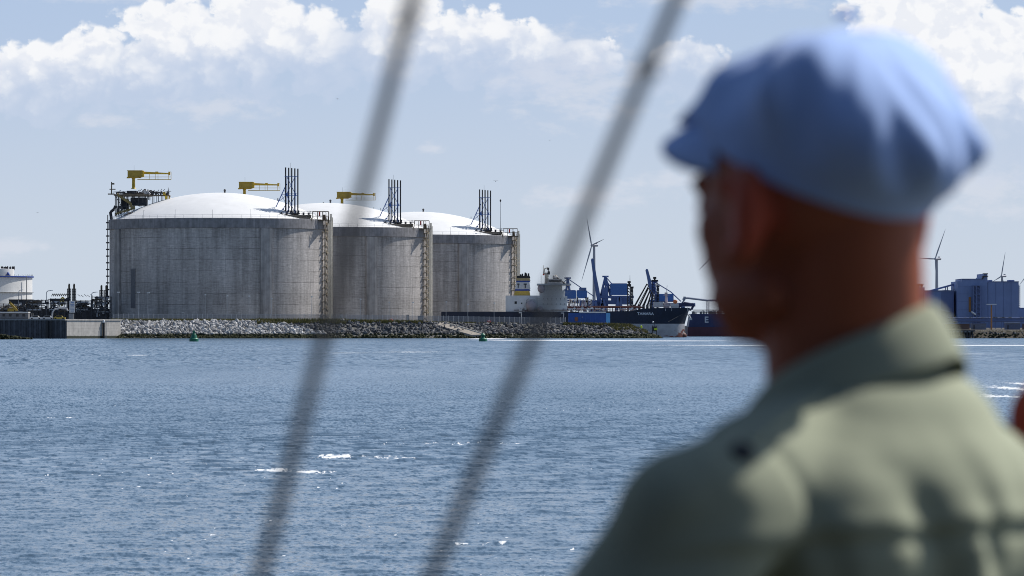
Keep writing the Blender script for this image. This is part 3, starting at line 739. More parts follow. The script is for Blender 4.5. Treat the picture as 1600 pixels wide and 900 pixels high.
# ------------------------------------------------------------------ quay on the left
t = T('sheet_pile_quay', 'dark steel quay wall at the left edge, standing in the water', 'quay wall', 101, 528.8, 1612)
b = MB(); x0, x1 = -260, 0; i = 0; pts = []
x = x0
while x < x1: pts += [(x, 0), (x + .7, 0), (x + .9, -.45), (x + 1.6, -.45)]; x += 1.8
pts.append((x1, 0)); pts += [(x1, 6), (x0, 6)]; k = len(pts)
b.add([(p[0], p[1], z) for z in (-2, 6.35) for p in pts], [(i, (i + 1) % k, k + (i + 1) % k, k + i) for i in range(k)] + [tuple(range(k, 2 * k))])
t.part('wall', mat('quay_sheet_pile', (.095, .10, .115), .7, var=.35, scale=.5, streak=.35), b); t.part('coping', mat('coping', (.3, .3, .3), .8), MB().span((x0, -.6, 6.35), (x1 + .15, 1.0, 6.75)))
for px in (72, 78): t.part('fender', BLACKP, MB().span(t.L(px, 501, -1.1), t.L(px + 3.2, 528, -.5)))
t = T('concrete_quay', 'sunlit pale concrete quay wall between the dark quay and the rocks', 'quay wall', 101, 528.8, 1612)
run = Vector((16.6, 31, 0)); nrm = Vector((31, -16.6, 0)).normalized()
def wl(s_, off, z): return run * s_ + nrm * off + Vector((0, 0, z))
t.part('wall', QUAYC, MB().add([wl(0, 0, -2), wl(1.02, 0, -2), wl(1.02, -3, -2), wl(0.0, -3, -2), wl(0, 0, 6.3), wl(1.02, 0, 6.3), wl(1.02, -3, 6.3), wl(0.0, -3, 6.3)], [(4, 5, 6, 7), (0, 1, 5, 4), (1, 2, 6, 5), (2, 3, 7, 6), (3, 0, 4, 7)]))
t.part('coping', QUAYC, MB().add([wl(-.01, .25, 6.3), wl(1.03, .25, 6.3), wl(1.03, -1, 6.3), wl(-.01, -1, 6.3), wl(-.01, .25, 6.75), wl(1.03, .25, 6.75), wl(1.03, -1, 6.75), wl(-.01, -1, 6.75)], [(3, 2, 1, 0), (4, 5, 6, 7), (0, 1, 5, 4), (1, 2, 6, 5), (2, 3, 7, 6), (3, 0, 4, 7)]))
t = T('mooring_pile', 'black mooring pile with white cap against the pale concrete quay', 'mooring pile', 162, 528.8, 1633)
t.part('pile', BLACKP, MB().bar((0, 0, -3), (0, 0, 5.6), .42, n=10)); t.part('cap', WHITE, MB().lathe([(.55, 5.6), (.55, 6.0), (.3, 6.6), (.05, 6.7)], 10))
t.part('ladder', GREYST, MB().bar((.6, -.3, 0), (.6, -.3, 6.2), .06).bar((1.0, -.3, 0), (1.0, -.3, 6.2), .06))

# ------------------------------------------------------------------ plant behind the quay on the left
t = T('oil_tank', 'big white oil tank with blue rim at the left edge', 'oil tank', -62, 500, 1960)
k = t.k; r_ = 112 * k
t.part('shell', WHITE, MB().lathe([(r_, -2), (r_, 66 * k)], 72, cap=False), smooth=True)
t.part('roof', OFFW, MB().lathe([(r_ + .3, 66.8 * k), (r_ * .5, 69.5 * k), (.1, 71 * k)], 72, cap=False), smooth=True)
t.part('rim', STRIPEB, MB().lathe([(r_ + .05, 66 * k), (r_ + .7, 66.3 * k), (r_ + .7, 68.2 * k), (r_ + .3, 68.2 * k)], 72, cap=False))
t.part('wind_girder', GREYST, MB().lathe([(r_, 42.4 * k), (r_ + .6, 42.6 * k), (r_ + .6, 43.2 * k), (r_, 43.2 * k)], 72, cap=False))
t.part('ladder', GREYST, MB().bar(t.L(46, 500, -12), t.L(46, 432, -12), .22, n=4))
b = MB()
for i in range(40): a = R(-150 + i * 5); b.bar((r_ * math.cos(a), r_ * math.sin(a), 67 * k), (r_ * math.cos(a), r_ * math.sin(a), 71 * k), .07, n=4)
t.part('railing', GREYST, b)
t = T('white_tank', 'small white tank with blue triangle emblem rising behind the big oil tank', 'oil tank', -12, 500, 2350)
k = t.k; r_ = 34 * k
t.part('shell', WHITE, MB().lathe([(r_, -2), (r_, 79.5 * k)], 48, cap=False), smooth=True); t.part('roof', OFFW, MB().lathe([(r_, 79.5 * k), (.1, 81 * k)], 48, cap=False))
t.part('emblem', STRIPEB, MB().prism([(27 * k, 69.8 * k), (23.6 * k, 72 * k), (21.8 * k, 73.5 * k), (20, 74.8 * k), (19.2, 73 * k), (24 * k, 69.8 * k)], -9.2, -8.6) if False else MB().prism([(24.2 * k, 69.5 * k), (30.2 * k, 69.5 * k), (27.2 * k, 74.8 * k)], -21 * k - 2.6, -14 * k))
b = MB()
for i, (px, w_) in enumerate(((0, 3), (4, 5), (9, 2), (13, 2.5), (17, 3), (20, 1.2))): b.span(t.L(px, 421, 4), t.L(px + w_, 416.2 + .6 * (i % 2), 6)); b.bar(t.L(px + w_ / 2, 422, 5), t.L(px + w_ / 2, 415.4, 5), .2, n=4)
t.part('roof_fittings', BLACKP, b)
def small_lamp(px, py, base, Y, arm, label):
    t = T('street_lamp', label, 'street lamp', px, base, Y, 'curved street lamps behind the quay')
    t.part('pole', GALV, MB().path([t.L(px, base), t.L(px, py + 4), t.L(px + .6, py + 1.5), t.L(px + 2.5, py), t.L(px + arm, py - .6)], .13, 6)); t.part('lamp_head', WHITE, MB().box(t.L(px + arm + 1, py - .6), (.7, .35, .2)))
small_lamp(72.5, 454.5, 498, 1700, 7.5, 'curved street lamp in front of the sky, middle of the left plant'); small_lamp(29, 453.5, 498, 1720, 5, 'curved street lamp in front of the white oil tank'); small_lamp(143, 457, 498, 1700, 7, 'curved street lamp just left of the nearest gas tank')
def vent_tower(px, top_, label):
    t = T('vent_tower', label, 'vent tower', px, 495, 1715, 'slim vent towers behind the quay')
    t.part('stack', BROWNST, MB().bar(t.L(px, 470), t.L(px, top_ + 1), .38, n=8).bar(t.L(px, top_ + 1), t.L(px + .6, top_), .38, .2, n=8))
    c = MB()
    for dx_ in (-2.6, 2.6):
        for dy_ in (-.6, .6): c.bar(t.L(px + dx_, 494, dy_), t.L(px + dx_, top_ + 7.5, dy_), .13, n=4)
    for y in np.arange(top_ + 8, 494, 4.2): c.span(t.L(px - 2.8, y, -.7), t.L(px + 2.8, y + .9, .7))
    c.span(t.L(px - 1.4, top_ + 10, -.4), t.L(px + 1.4, 490, .4))
    t.part('cage', DARKST, c)
vent_tower(108, 443.3, 'slim vent tower above the white notice board, left of its pair'); vent_tower(115.7, 443.3, 'slim vent tower above the white notice board, right of its pair'); vent_tower(158.5, 445.5, 'slim vent tower near the nearest gas tank, left of its pair'); vent_tower(166, 445.5, 'slim vent tower touching the edge of the nearest gas tank')
t = T('notice_board', 'white notice board with blue lines standing on the pale quay', 'sign', 112.7, 499, 1652)
t.part('board', WHITE, MB().span(t.L(108.4, 470, -.1), t.L(117, 488.5, .1))); t.part('post', DARKST, MB().bar(t.L(109.4, 500, .2), t.L(109.4, 470, .2), .12)); t.part('post', DARKST, MB().bar(t.L(116, 500, .2), t.L(116, 470, .2), .12))
b = MB()
for y, a, c_ in ((472.3, 111.5, 115.2), (475, 110, 116), (477.6, 110.6, 116.2), (482.5, 110, 116.3), (485.6, 111, 115.5)): b.span(t.L(a, y, -.16), t.L(c_, y + .9, -.11))
b.build_each('lettering', mat('sign_blue', (.08, .2, .5), .5), t.o); t.part('cabinet', GREYST, MB().span(t.L(107.5, 499, -.2), t.L(115, 490, .9)))
def rack(x0, x1, y0, y1, Y, label, seed, dense=1.0):
    r = np.random.default_rng(seed); t = T('pipe_rack', label, 'pipe rack', (x0 + x1) / 2, 497, Y, 'pipe racks behind the quay')
    c = MB(); n = max(2, int((x1 - x0) / 7))
    for i in range(n + 1):
        px = x0 + (x1 - x0) * i / n
        for dy_ in (0, 5): c.bar(t.L(px, 498, dy_), t.L(px, y0, dy_), .16, n=4)
    for px in (x0, x1): c.bar(t.L(px, y0 + 1, -.2), t.L(px, y0 + 1, 5.2), .14, n=4)
    for y in np.linspace(y0 + 1, y1, 4): c.bar(t.L(x0, y, -.1), t.L(x1, y, -.1), .14, n=4); c.bar(t.L(x0, y, 5), t.L(x1, y, 5), .14, n=4)
    t.part('frame', DARKST, c)
    for j, (m, nm) in enumerate(((GREYST, 'pipe'), (OFFW, 'pipe'), (BROWNST, 'pipe'))):
        p = MB()
        for i in range(int(5 * dense)):
            y = r.uniform(y0 + 1, y1); a = r.uniform(x0, x0 + (x1 - x0) * .4); e = r.uniform(a + (x1 - x0) * .25, x1); dy_ = r.uniform(.2, 4.5); k_ = r.uniform(.12, .3)
            p.bar(t.L(a, y, dy_), t.L(e, y, dy_), k_, n=6); p.bar(t.L(a, y, dy_), t.L(a, y + r.uniform(2, 8), dy_), k_, n=6)
            if r.random() < .5: p.box(t.L(r.uniform(a, e), y + .6, dy_ - .3), (.7, .6, .8))
        t.part(nm, m, p, smooth=True)
    v = MB()
    for i in range(int(12 * dense)): v.box(t.L(r.uniform(x0, x1), r.uniform(y0, y1 + 3), r.uniform(-.5, 4)), (r.uniform(.4, 1.6), .8, r.uniform(.3, 1.0)))
    v.build_each('valve', SHEETP, t.o)
    return t
rack(37, 72, 468, 486, 1690, 'dark pipe rack right of the white oil tank', 1, 1.4); rack(76, 106, 467, 488, 1695, 'dark pipe rack left of the white notice board', 2, 1.3); rack(118, 142, 469, 486, 1695, 'pipe rack between the notice board and the nearest gas tank', 3, 1.2); rack(-10, 36, 474, 488, 1688, 'low pipe rack in front of the white oil tank', 4, 1.3); rack(143, 172, 463, 488, 1690, 'pipe rack touching the left side of the nearest gas tank', 5, 1.4)
t = T('loading_platform', 'dark platform hung with thin raked arms, under the slim vent towers', 'platform', 92, 497, 1705)
b = MB(); b.span(t.L(78, 466.5, 0), t.L(104, 471, 4)); 
for px in (79, 86, 95, 103): b.bar(t.L(px, 498, 1), t.L(px, 466, 1), .2, n=4)
t.part('deck', SHEETP, b); b = MB()
for i in range(8): px = 80 + i * 3; b.path([t.L(px, 463, 1), t.L(px + 2.2, 458.8, 1), t.L(px + 4, 462.5, 1)], .14, 5)
for i in range(5): px = 121 + i * 5; b.bar(t.L(px, 460 + i % 2, 1), t.L(px + 4, 463 + i % 2, 1), .12, n=4)
t.part('arms', DARKST, b)
b = MB(); b.path([t.L(93, 478, -.5), t.L(97, 465, -.5), t.L(99.5, 465, -.5), t.L(96.5, 478, -.5)], .25, 5); b.bar(t.L(98, 478, -.5), t.L(101, 466, -.5), .22, n=4); t.part('ladder', YELLOW, b)
t = T('retaining_wall', 'long dark wall behind the pipe racks of the left plant', 'wall', 60, 499, 1745)
t.part('wall', SHEETP, MB().span(t.L(-80, 500, 0), t.L(171, 483, 1))); t.part('coping', GREYST, MB().span(t.L(-80, 483, -.2), t.L(171, 482.2, 1.2)))
t = T('tank_building', 'low dark block building before the white oil tank', 'building', 26, 497, 1720)
t.part('wall', SHEETP, MB().span(t.L(14, 497, 0), t.L(49, 469, 8))); t.part('roof', DARKST, MB().span(t.L(13.5, 469, -.3), t.L(49.5, 467.8, 8.3))); t.part('window', OFFW, MB().span(t.L(30, 476, -.1), t.L(34, 473, .1)))
t = T('stair', 'yellow steel stair in front of the dark building at the left', 'stair', 20, 486, 1684)
b = MB(); b.prism([(t.L(14, 474).x, t.L(14, 474).z), (t.L(17, 473).x, t.L(17, 473).z), (t.L(27, 483.5).x, t.L(27, 483.5).z), (t.L(27, 486).x, t.L(27, 486).z), (t.L(24, 485.5).x, t.L(24, 485.5).z)], -.5, .5); b.span(t.L(12, 482, -.4), t.L(22, 486.5, .4)); t.part('flight', YELLOWD, b)
t.part('handrail', YELLOW, MB().bar(t.L(15, 471, -.5), t.L(27, 480.5, -.5), .1, n=4))
t = T('site_shed', 'long low grey shed with white roof edge on the dark quay', 'shed', 22, 498, 1662)
t.part('wall', mat('shed_grey', (.2, .2, .21), .7), MB().span(t.L(-40, 498, 0), t.L(44, 489, 6))); t.part('roof', WHITE, MB().span(t.L(-41, 489, -.4), t.L(44.5, 487.3, 6.3)))
for px in (4, 14, 25, 35): t.part('window', DARKST, MB().span(t.L(px, 494.5, -.08), t.L(px + 4, 490.5, .1)))
def small_car(px, m, label):
    t = T('parked_car', label, 'car', px, 499.6, 1659, 'vehicles parked on the quay')
    t.part('body', m, MB().prism([(-2.2, .3), (2.2, .3), (2.2, .85), (1.3, .95), (.8, 1.45), (-1.1, 1.45), (-1.7, .95), (-2.2, .85)], -.85, .85)); t.part('windows', BLACKP, MB().prism([(-1.45, .97), (1.15, .97), (.74, 1.38), (-1.02, 1.38)], -.88, .88))
    for x in (-1.35, 1.35): t.part('wheel', BLACKP, MB().add([(x + .33 * math.cos(a), y, .33 + .33 * math.sin(a)) for y in (-.9, .9) for a in np.linspace(0, 2 * math.pi, 12, endpoint=False)], [(i, (i + 1) % 12, 12 + (i + 1) % 12, 12 + i) for i in range(12)] + [tuple(range(12))[::-1], tuple(range(12, 24))]))
small_car(56, WHITE, 'white parked car beside the long low shed'); small_car(75, OFFW, 'pale grey parked car on the dark quay near the curved lamp'); small_car(93, mat('car_yellow', (.5, .38, .08), .4), 'yellowish parked car near the corner of the quay')
t = T('quay_pipeline', 'arched pale pipe loop on the quay left of the notice board', 'pipeline', 92, 497, 1668)
t.part('pipe', OFFW, MB().path([t.L(81, 498), t.L(82, 488), t.L(85, 483.5), t.L(92, 481.5), t.L(104, 482), t.L(106, 486)], .3, 8), smooth=True); t.part('support', DARKST, MB().bar(t.L(92, 498), t.L(92, 481.5), .15).bar(t.L(101, 498), t.L(101, 482), .15))

# ------------------------------------------------------------------ buoys
t = T('channel_buoy', 'broad green channel buoy floating before the nearest tank', 'buoy', 303, 533.6, 1278, 'green channel buoys')
t.part('float', GREEN, MB().lathe([(1.15, -.4), (1.28, 0), (1.28, .75), (1.1, .95)], 20)); 
b = MB(); b.lathe([(.95, .95), (.62, 2.0), (.45, 2.2)], 14)
for x in (-.5, .5): b.bar((x, -.3, .9), (x * .4, -.2, 3.0), .08)
t.part('tower', GREEN, b); t.part('top_mark', GREEN, MB().lathe([(.35, 2.2), (.3, 2.9), (.05, 3.1)], 10)); t.part('lamp', DARKST, MB().bar((0, 0, 3.05), (0, 0, 3.35), .12))
t = T('channel_buoy', 'narrow green channel buoy with diamond top before the farthest tank', 'buoy', 754.5, 533.4, 1284, 'green channel buoys')
t.part('float', GREEN, MB().lathe([(1.05, -.4), (1.15, 0), (1.15, .65), (.95, .85)], 20)); t.part('tower', GREEN, MB().lathe([(.65, .85), (.4, 1.4), (.32, 1.5)], 12))
t.part('top_mark', GREEN, MB().lathe([(.05, 1.3), (.68, 1.62), (.68, 1.8), (.08, 2.4)], 12)); t.part('lamp', DARKST, MB().bar((0, 0, 2.35), (0, 0, 2.6), .1))

# ------------------------------------------------------------------ ships
def text_mesh(parent, body, loc, size, m, name='lettering', rz=0.0, sx=1.0):
    cu = bpy.data.curves.new(name, 'FONT'); cu.body = body; cu.size = size; cu.extrude = .06; cu.align_x = 'CENTER'; cu.align_y = 'CENTER'; cu.offset = .025 * size
    tmp = bpy.data.objects.new('tmp', cu); COL.objects.link(tmp); bpy.context.view_layer.update()
    me = bpy.data.meshes.new_from_object(tmp.evaluated_get(bpy.context.evaluated_depsgraph_get())); bpy.data.objects.remove(tmp)
    me.materials.clear(); me.materials.append(m); o = link(name, me, parent, loc); o.rotation_euler = (R(90), 0, rz); o.scale = (sx, 1, 1); return o
t = T('tanker_ship', 'dark blue tanker moored behind the rock bank, white bridge and striped funnel', 'ship', 960, 527, 1825)
k = t.k
def ship_x(px): return (px - 960) * k
def hull_mesh(stations, zlev):
    """stations: (px, half breadth per level..., z per level) -> both sides"""
    b = MB(); n = len(zlev); rows = []
    for (px, xs_, hb, zz) in stations: rows.append([(ship_x(px) + xs_[i], hb[i], zz[i]) for i in range(n)])
    for s_ in (-1, 1):
        o = len(b.v); b.v += [(p[0], s_ * p[1], p[2]) for r_ in rows for p in r_]
        for i in range(len(rows) - 1):
            for j in range(n - 1):
                q = (o + i * n + j, o + (i + 1) * n + j, o + (i + 1) * n + j + 1, o + i * n + j + 1); b.f.append(q if s_ < 0 else q[::-1])
    return b
ZB = 5.35
def deck_z(px): return float(np.interp(px, [700, 900, 985, 1010, 1078], [10.1, 10.1, 10.4, 11.6, 11.7]))
sts_u, sts_l = [], []
for px in list(np.linspace(690, 985, 8)) + [1005, 1025, 1040, 1052, 1062]:
    f_ = max(0, 1 - ((px - 960) / 112) ** 2) ** .6 if px > 960 else 1.0; f_ = max(f_, .02); dzz = deck_z(px)
    fd = max(0, 1 - ((px - 975) / 108) ** 2.4) ** .5 if px > 975 else 1.0
    ex = max(0, (px - 1010) / 52) ** 1.5
    sts_u.append((px, (0, ex * 1.4, ex * 3.6), (9.5 * f_, 9.5 * (f_ + fd) / 2, 9.5 * fd), (ZB, (ZB + dzz) / 2, dzz)))
    sts_l.append((px, (0, 0, 0), (9.3 * f_ * .95, 9.4 * f_, 9.5 * f_), (-1.5, 1.5, ZB)))
sts_u.append((1070, (0, .9, 2.0), (.05, .12, .6), (ZB, 8.6, deck_z(1070))))
sts_l.append((1070, (-.2, -.2, 0), (.05, .05, .05), (-1.5, 1.5, ZB)))
for lst in (sts_u,):
    pass
t.part('hull', NAVY, hull_mesh(sts_u, (0, 1, 2)), smooth=True)
def lower_mat():
    m, b = new_mat('lower_hull'); c = objco(); x, y, z = sep(c)
    rust = sstep(noise(vmul(c, (.5, .5, .9)), .5, 5, .65) + lin(x, 12, 27, -.32, .06) + lin(z, 0, 4.5, .12, -.18), .5, .56)
    f = lin(noise(c, .5, 4), .3, .7, .8, 1.1)
    vm = node('ShaderNodeVectorMath', operation='SCALE'); put(vm.inputs[0], mix(rust, (.42, .41, .42), (.19, .06, .04))); put(vm.inputs['Scale'], f)
    put(b.inputs['Base Color'], S(vm.outputs[0])); b.inputs['Roughness'].default_value = .6; return m
t.part('lower_hull', lower_mat(), hull_mesh(sts_l, (0, 1, 2)), smooth=True)
t.part('bulb', mat('bulb_rust', (.13, .05, .035), .6, var=.3), MB().ball((ship_x(1059), 0, .6), (3.6, 1.5, 1.9), 20, 12), smooth=True)
dk = MB(); dk.add([(ship_x(690), -9.3, 10.0), (ship_x(985), -9.3, 10.2), (ship_x(1055), -4, 11.2), (ship_x(1074), 0, 11.3), (ship_x(1055), 4, 11.2), (ship_x(985), 9.3, 10.2), (ship_x(690), 9.3, 10.0)], [tuple(range(7))]); t.part('deck', REDBR, dk)
b = MB(); rs = np.random.default_rng(5)
b.bar(t.L(803, 480.3, -6), t.L(1003, 480.3, -6), .32, n=5); b.bar(t.L(803, 478.8, 2), t.L(1000, 479, 2), .3, n=5); b.bar(t.L(803, 484.6, -8.8), t.L(995, 484.4, -8.8), .16, n=4)
for px in np.arange(805, 1000, 4.1): b.bar(t.L(px, 487, -6), t.L(px, 480.5, -6), .2, n=4)
t.part('deck_piping', REDBR, b)
b = MB()
for i in range(46): px = rs.uniform(806, 1000); b.box(t.L(px, rs.uniform(482, 486.5), rs.uniform(-8.5, -6.6)), (rs.uniform(.4, 1.5), .6, rs.uniform(.3, .9)))
for i in range(26): px = rs.uniform(880, 920); b.bar(t.L(px, 485, -3), t.L(px + rs.uniform(-4, 4), rs.uniform(466, 474), -3), .16, n=4)
b.build_each('deck_fitting', MAUVE, t.o, 50)
b = MB()
for i in range(40): px = rs.uniform(806, 1005); b.box(t.L(px, rs.uniform(481.3, 485.8), rs.uniform(-8.9, -8.2)), (rs.uniform(.3, 1.3), .4, rs.uniform(.25, .8)))
for i in range(20): px = rs.uniform(884, 925); b.path([t.L(px, 485, -5), t.L(px + rs.uniform(-2, 2), rs.uniform(464, 472), -5), t.L(px + rs.uniform(-6, 6), rs.uniform(468, 478), -5)], .2, 4)
b.build_each('deck_fitting', WHITE, t.o, 50)
b = MB()
for i in range(30): px = rs.uniform(806, 1075); b.bar(t.L(px, 486, -8.4), t.L(px, rs.uniform(479, 483), -8.4), .1, n=4)
b.bar(t.L(1000, 478.5, -8), t.L(1060, 477.5, -4), .1, n=4); b.build_each('rail_post', OFFW, t.o)
# superstructure
a = MB(); t.slab(a, 790, 462, 842, 487, -8, 8); t.slab(a, 840, 463, 886, 487, -8.5, 8.5); t.slab(a, 843, 454, 882, 463, -8, 8); t.slab(a, 847, 446, 878, 454, -7.5, 7.5); t.slab(a, 838, 462.5, 845, 466, -9, -8); acc = t.part('accommodation', WHITE, a)
b = MB()
for y in (466.5, 474.5):
    for px in np.arange(848, 884, 6.7): t.slab(b, px, y, px + 1.2, y + 1.4, -8.56, -8.4)
t.slab(b, 804, 471, 807.5, 475, -8.06, -7.9); t.slab(b, 814, 473, 816, 475, -8.06, -7.9)
t.part('window', BLACKP, b, parent=acc)
br = MB(); t.slab(br, 839, 443.5, 892, 446, -10.5, 10.5); t.slab(br, 856, 436, 878, 443.5, -6, 6); bro = t.part('bridge', OFFW, br)
t.part('bridge_windows', BLACKP, (lambda m_: (t.slab(m_, 857, 438, 877, 440.6, -6.08, -5.9), m_)[1])(MB()), parent=bro)
b = MB()
for y in (452.2, 458, 464, 470, 476): b.bar(t.L(840, y, -8.8), t.L(886, y, -8.8), .05, n=4)
for i in range(9): b.bar(t.L(855 + i * 3, 445, -7.8), t.L(855 + i * 3, 441, -7.8), .1, n=4)
t.part('railing', OFFW, b); 
m_ = MB(); m_.bar(t.L(853.5, 446), t.L(853.5, 426, 0), .75, .6, n=8); m_.bar(t.L(849, 430), t.L(849, 414.5), .12, n=5); m_.path([t.L(850, 427), t.L(851, 419.5), t.L(856.5, 418.5), t.L(858, 426)], .22, 5); m_.bar(t.L(849, 427), t.L(858.5, 427), .3, n=5); m_.bar(t.L(845.5, 444), t.L(845.5, 430.5), .12, n=4)
for y in (431, 435.5, 440): m_.box(t.L(855.5, y, -.8), (.9, .8, .9))
t.part('mast', CREAM, m_); m_ = MB(); m_.box(t.L(856.5, 420, -.5), (.8, .8, .9)); m_.box(t.L(857.5, 426.5, -.5), (.9, .9, 1.3)); t.part('radar', DARKST, m_); t.part('signal_flag', RED, MB().box(t.L(849.5, 429, -.3), (.7, .1, .6)))
t.part('satellite_dome', MAUVE, MB().ball(t.L(845.5, 451, -9), (1.5, 1.5, 1.8)), smooth=True)
m_ = MB(); m_.ball(t.L(829.5, 478, -9.5), (2.0, 2.6, 2.2), 16, 10); m_.ball(t.L(844, 483, -9.5), (1.1, 1.4, 1.1)); t.part('lifeboat', MAUVE, m_, smooth=True)
m_ = MB(); m_.path([t.L(821, 484, -8.6), t.L(822, 470, -9), t.L(826, 467, -10), t.L(836, 468, -10), t.L(838, 484, -8.6)], .22, 5); m_.box(t.L(821, 481, -9.6), (.8, .8, 1.6)); t.part('davit', OFFW, m_)
# funnel with bands
fu = MB(); 
def band(y0, y1, g=0.0):
    def xx(y): return float(np.interp(y, [430, 463], [808.0, 803.3]))
    m_ = MB(); p0, p1, p2, p3 = t.L(xx(y1) - g, y1), t.L(828.7 + g, y1), t.L(827.3 + g, y0), t.L(xx(y0) - g, y0)
    y_ = -3.4 - g * .2; m_.add([(p0.x, y_, p0.z), (p1.x, y_, p1.z), (p2.x, y_, p2.z), (p3.x, y_, p3.z), (p0.x, 3.4, p0.z), (p1.x, 3.4, p1.z), (p2.x, 3.4, p2.z), (p3.x, 3.4, p3.z)], [(0, 1, 2, 3), (7, 6, 5, 4), (0, 4, 5, 1), (1, 5, 6, 2), (2, 6, 7, 3), (3, 7, 4, 0)]); return m_
FN = t.part('funnel', OFFW, band(441, 452))
for y0, y1, m in ((454.5, 463.5, FUNY), (452, 454.5, STRIPEB), (438.7, 441, STRIPEB), (434.6, 438.7, TAN), (431, 434.6, BLACKP)): t.part('band', m, band(y0, y1, .12), parent=FN)
for cx, sc_ in ((820.6, 1.0), (809.8, .75)): t.part('lettering', DARKST, MB().prism([(t.L(cx + a * sc_, y).x, t.L(cx, y).z) for a, y in ((-2.4, 445), (-.8, 445), (-.8, 450.4), (.8, 450.4), (.8, 445), (2.4, 445), (2.4, 443.2), (-2.4, 443.2))], -3.53, -3.41), parent=FN)
m_ = MB()
for px, y in ((810, 431), (813, 428.5), (816, 427.5), (820.5, 425.8), (822, 427), (825.5, 427)): m_.bar(t.L(px, 433, 0), t.L(px + .4, y, 0), .42, .3, n=6)
t.part('exhaust_pipe', BLACKP, m_, parent=FN)
m_ = MB(); m_.bar(t.L(869, 446, -3), t.L(868, 433, -3), 1.2, .9, n=8); m_.ball(t.L(867.5, 433.5, -3), 1.0); t.part('crane_post', CREAM, m_); m_ = MB(); m_.path([t.L(866, 433, -3.5), t.L(870, 434, -3.5), t.L(886, 446, -3.5)], .38, 6); t.part('crane_boom', DARKST, m_); t.part('crane_head', WHITE, MB().bar(t.L(865, 432.5, -3.6), t.L(870.5, 434.3, -3.6), .6, n=6))
m_ = MB(); m_.bar(t.L(1041, 482, 0), t.L(1041, 458, 0), .7, .45, n=8); m_.bar(t.L(1041, 458), t.L(1042.5, 446), .1, n=4); m_.bar(t.L(1036, 461), t.L(1046, 461), .15, n=4); t.slab(m_, 1038.5, 457, 1043, 462, -.6, .6); t.slab(m_, 1037, 473, 1046, 482, -3, 3); t.part('foremast', MAUVE, m_)
t.part('life_ring', mat('orange_paint', (.75, .22, .08), .5), MB().ball(t.L(1054.5, 471.5, -4), (.9, .4, .8)))
m_ = MB(); t.slab(m_, 1021, 472, 1036, 480, -4, 3); t.slab(m_, 1048, 474, 1060, 481, -4, 3); t.part('deck_house', OFFW, m_)
m_ = MB(); m_.path([t.L(1074, 491, -2), t.L(1077, 494, -2), t.L(1079, 498, -2)], .35, 5); m_.box(t.L(1078.5, 498.5, -2), (1.3, .8, .8)); t.part('anchor', OFFW, m_)
t.part('mooring_line', DARKST, MB().bar(t.L(1073, 487, -3), t.L(1042, 503, -14), .06, n=4))
LET = mat('name_paint', (.6, .62, .66), .6, var=.1)
text_mesh(t.o, 'TAMARA', t.L(1007.5, 490.5, -9.05), 1.45, LET, sx=1.15, rz=R(6))
# container ship
t = T('cargo_ship', 'blue cargo ship with large letter E on the hull, half hidden by the man', 'ship', 1100, 525.5, 1985)
k = t.k
H_ = MB(); H_.prism([(t.L(1074, 500).x, t.L(1074, 511).z), (t.L(1078, 490).x, t.L(1078, 490.5).z), (t.L(1330, 488).x, t.L(1330, 490).z), (t.L(1330, 511).x, t.L(1330, 511).z)], -12, 12); ho = t.part('hull', NAVY2, H_)
H_ = MB(); t.slab(H_, 1073, 511, 1330, 528, -11.9, 11.9); t.part('lower_hull', PLUM, H_)
text_mesh(ho, 'E', t.L(1102, 500, -12.06), 3.6, LET)
b = MB(); b.bar(t.L(1062, 478, 0), t.L(1070, 468, 0), .3); b.path([t.L(1066, 468.5, -4), t.L(1072, 465.5, -4), t.L(1105, 469.5, -4), t.L(1140, 469, -4)], .45, 6); b.bar(t.L(1104, 490, -4), t.L(1104, 469, -4), .25); b.bar(t.L(1069, 466, -4), t.L(1069, 463.5, -4), .6); b.bar(t.L(1107, 490, -4), t.L(1107, 472, -4), .2); t.part('hatch_crane', TURB, b)
b = MB(); rs = np.random.default_rng(9)
for i in range(26): px = rs.uniform(1080, 1125); t.slab(b, px, rs.uniform(485, 488), px + rs.uniform(1, 3), 490.6, rs.uniform(-11, -6), -5)
b.bar(t.L(1079, 487, -11), t.L(1130, 486, -11), .14, n=4); b.build_each('deck_fitting', GREYST, t.o)
b = MB(); b.bar(t.L(1082, 484.6, -8), t.L(1130, 484.6, -8), .25, n=4); b.bar(t.L(1080, 489, -11.5), t.L(1130, 488.6, -11.5), .2, n=4); b.build_each('deck_rail', DARKST, t.o)
b = MB(); b.path([t.L(1060, 480, -2), t.L(1068, 473, -2), t.L(1084, 476, -2), t.L(1080, 484, -2), t.L(1066, 482, -2)], .5, 6); t.slab(b, 1060, 474, 1083, 478.5, -3, -1); t.part('winch_frame', NAVY2, b)
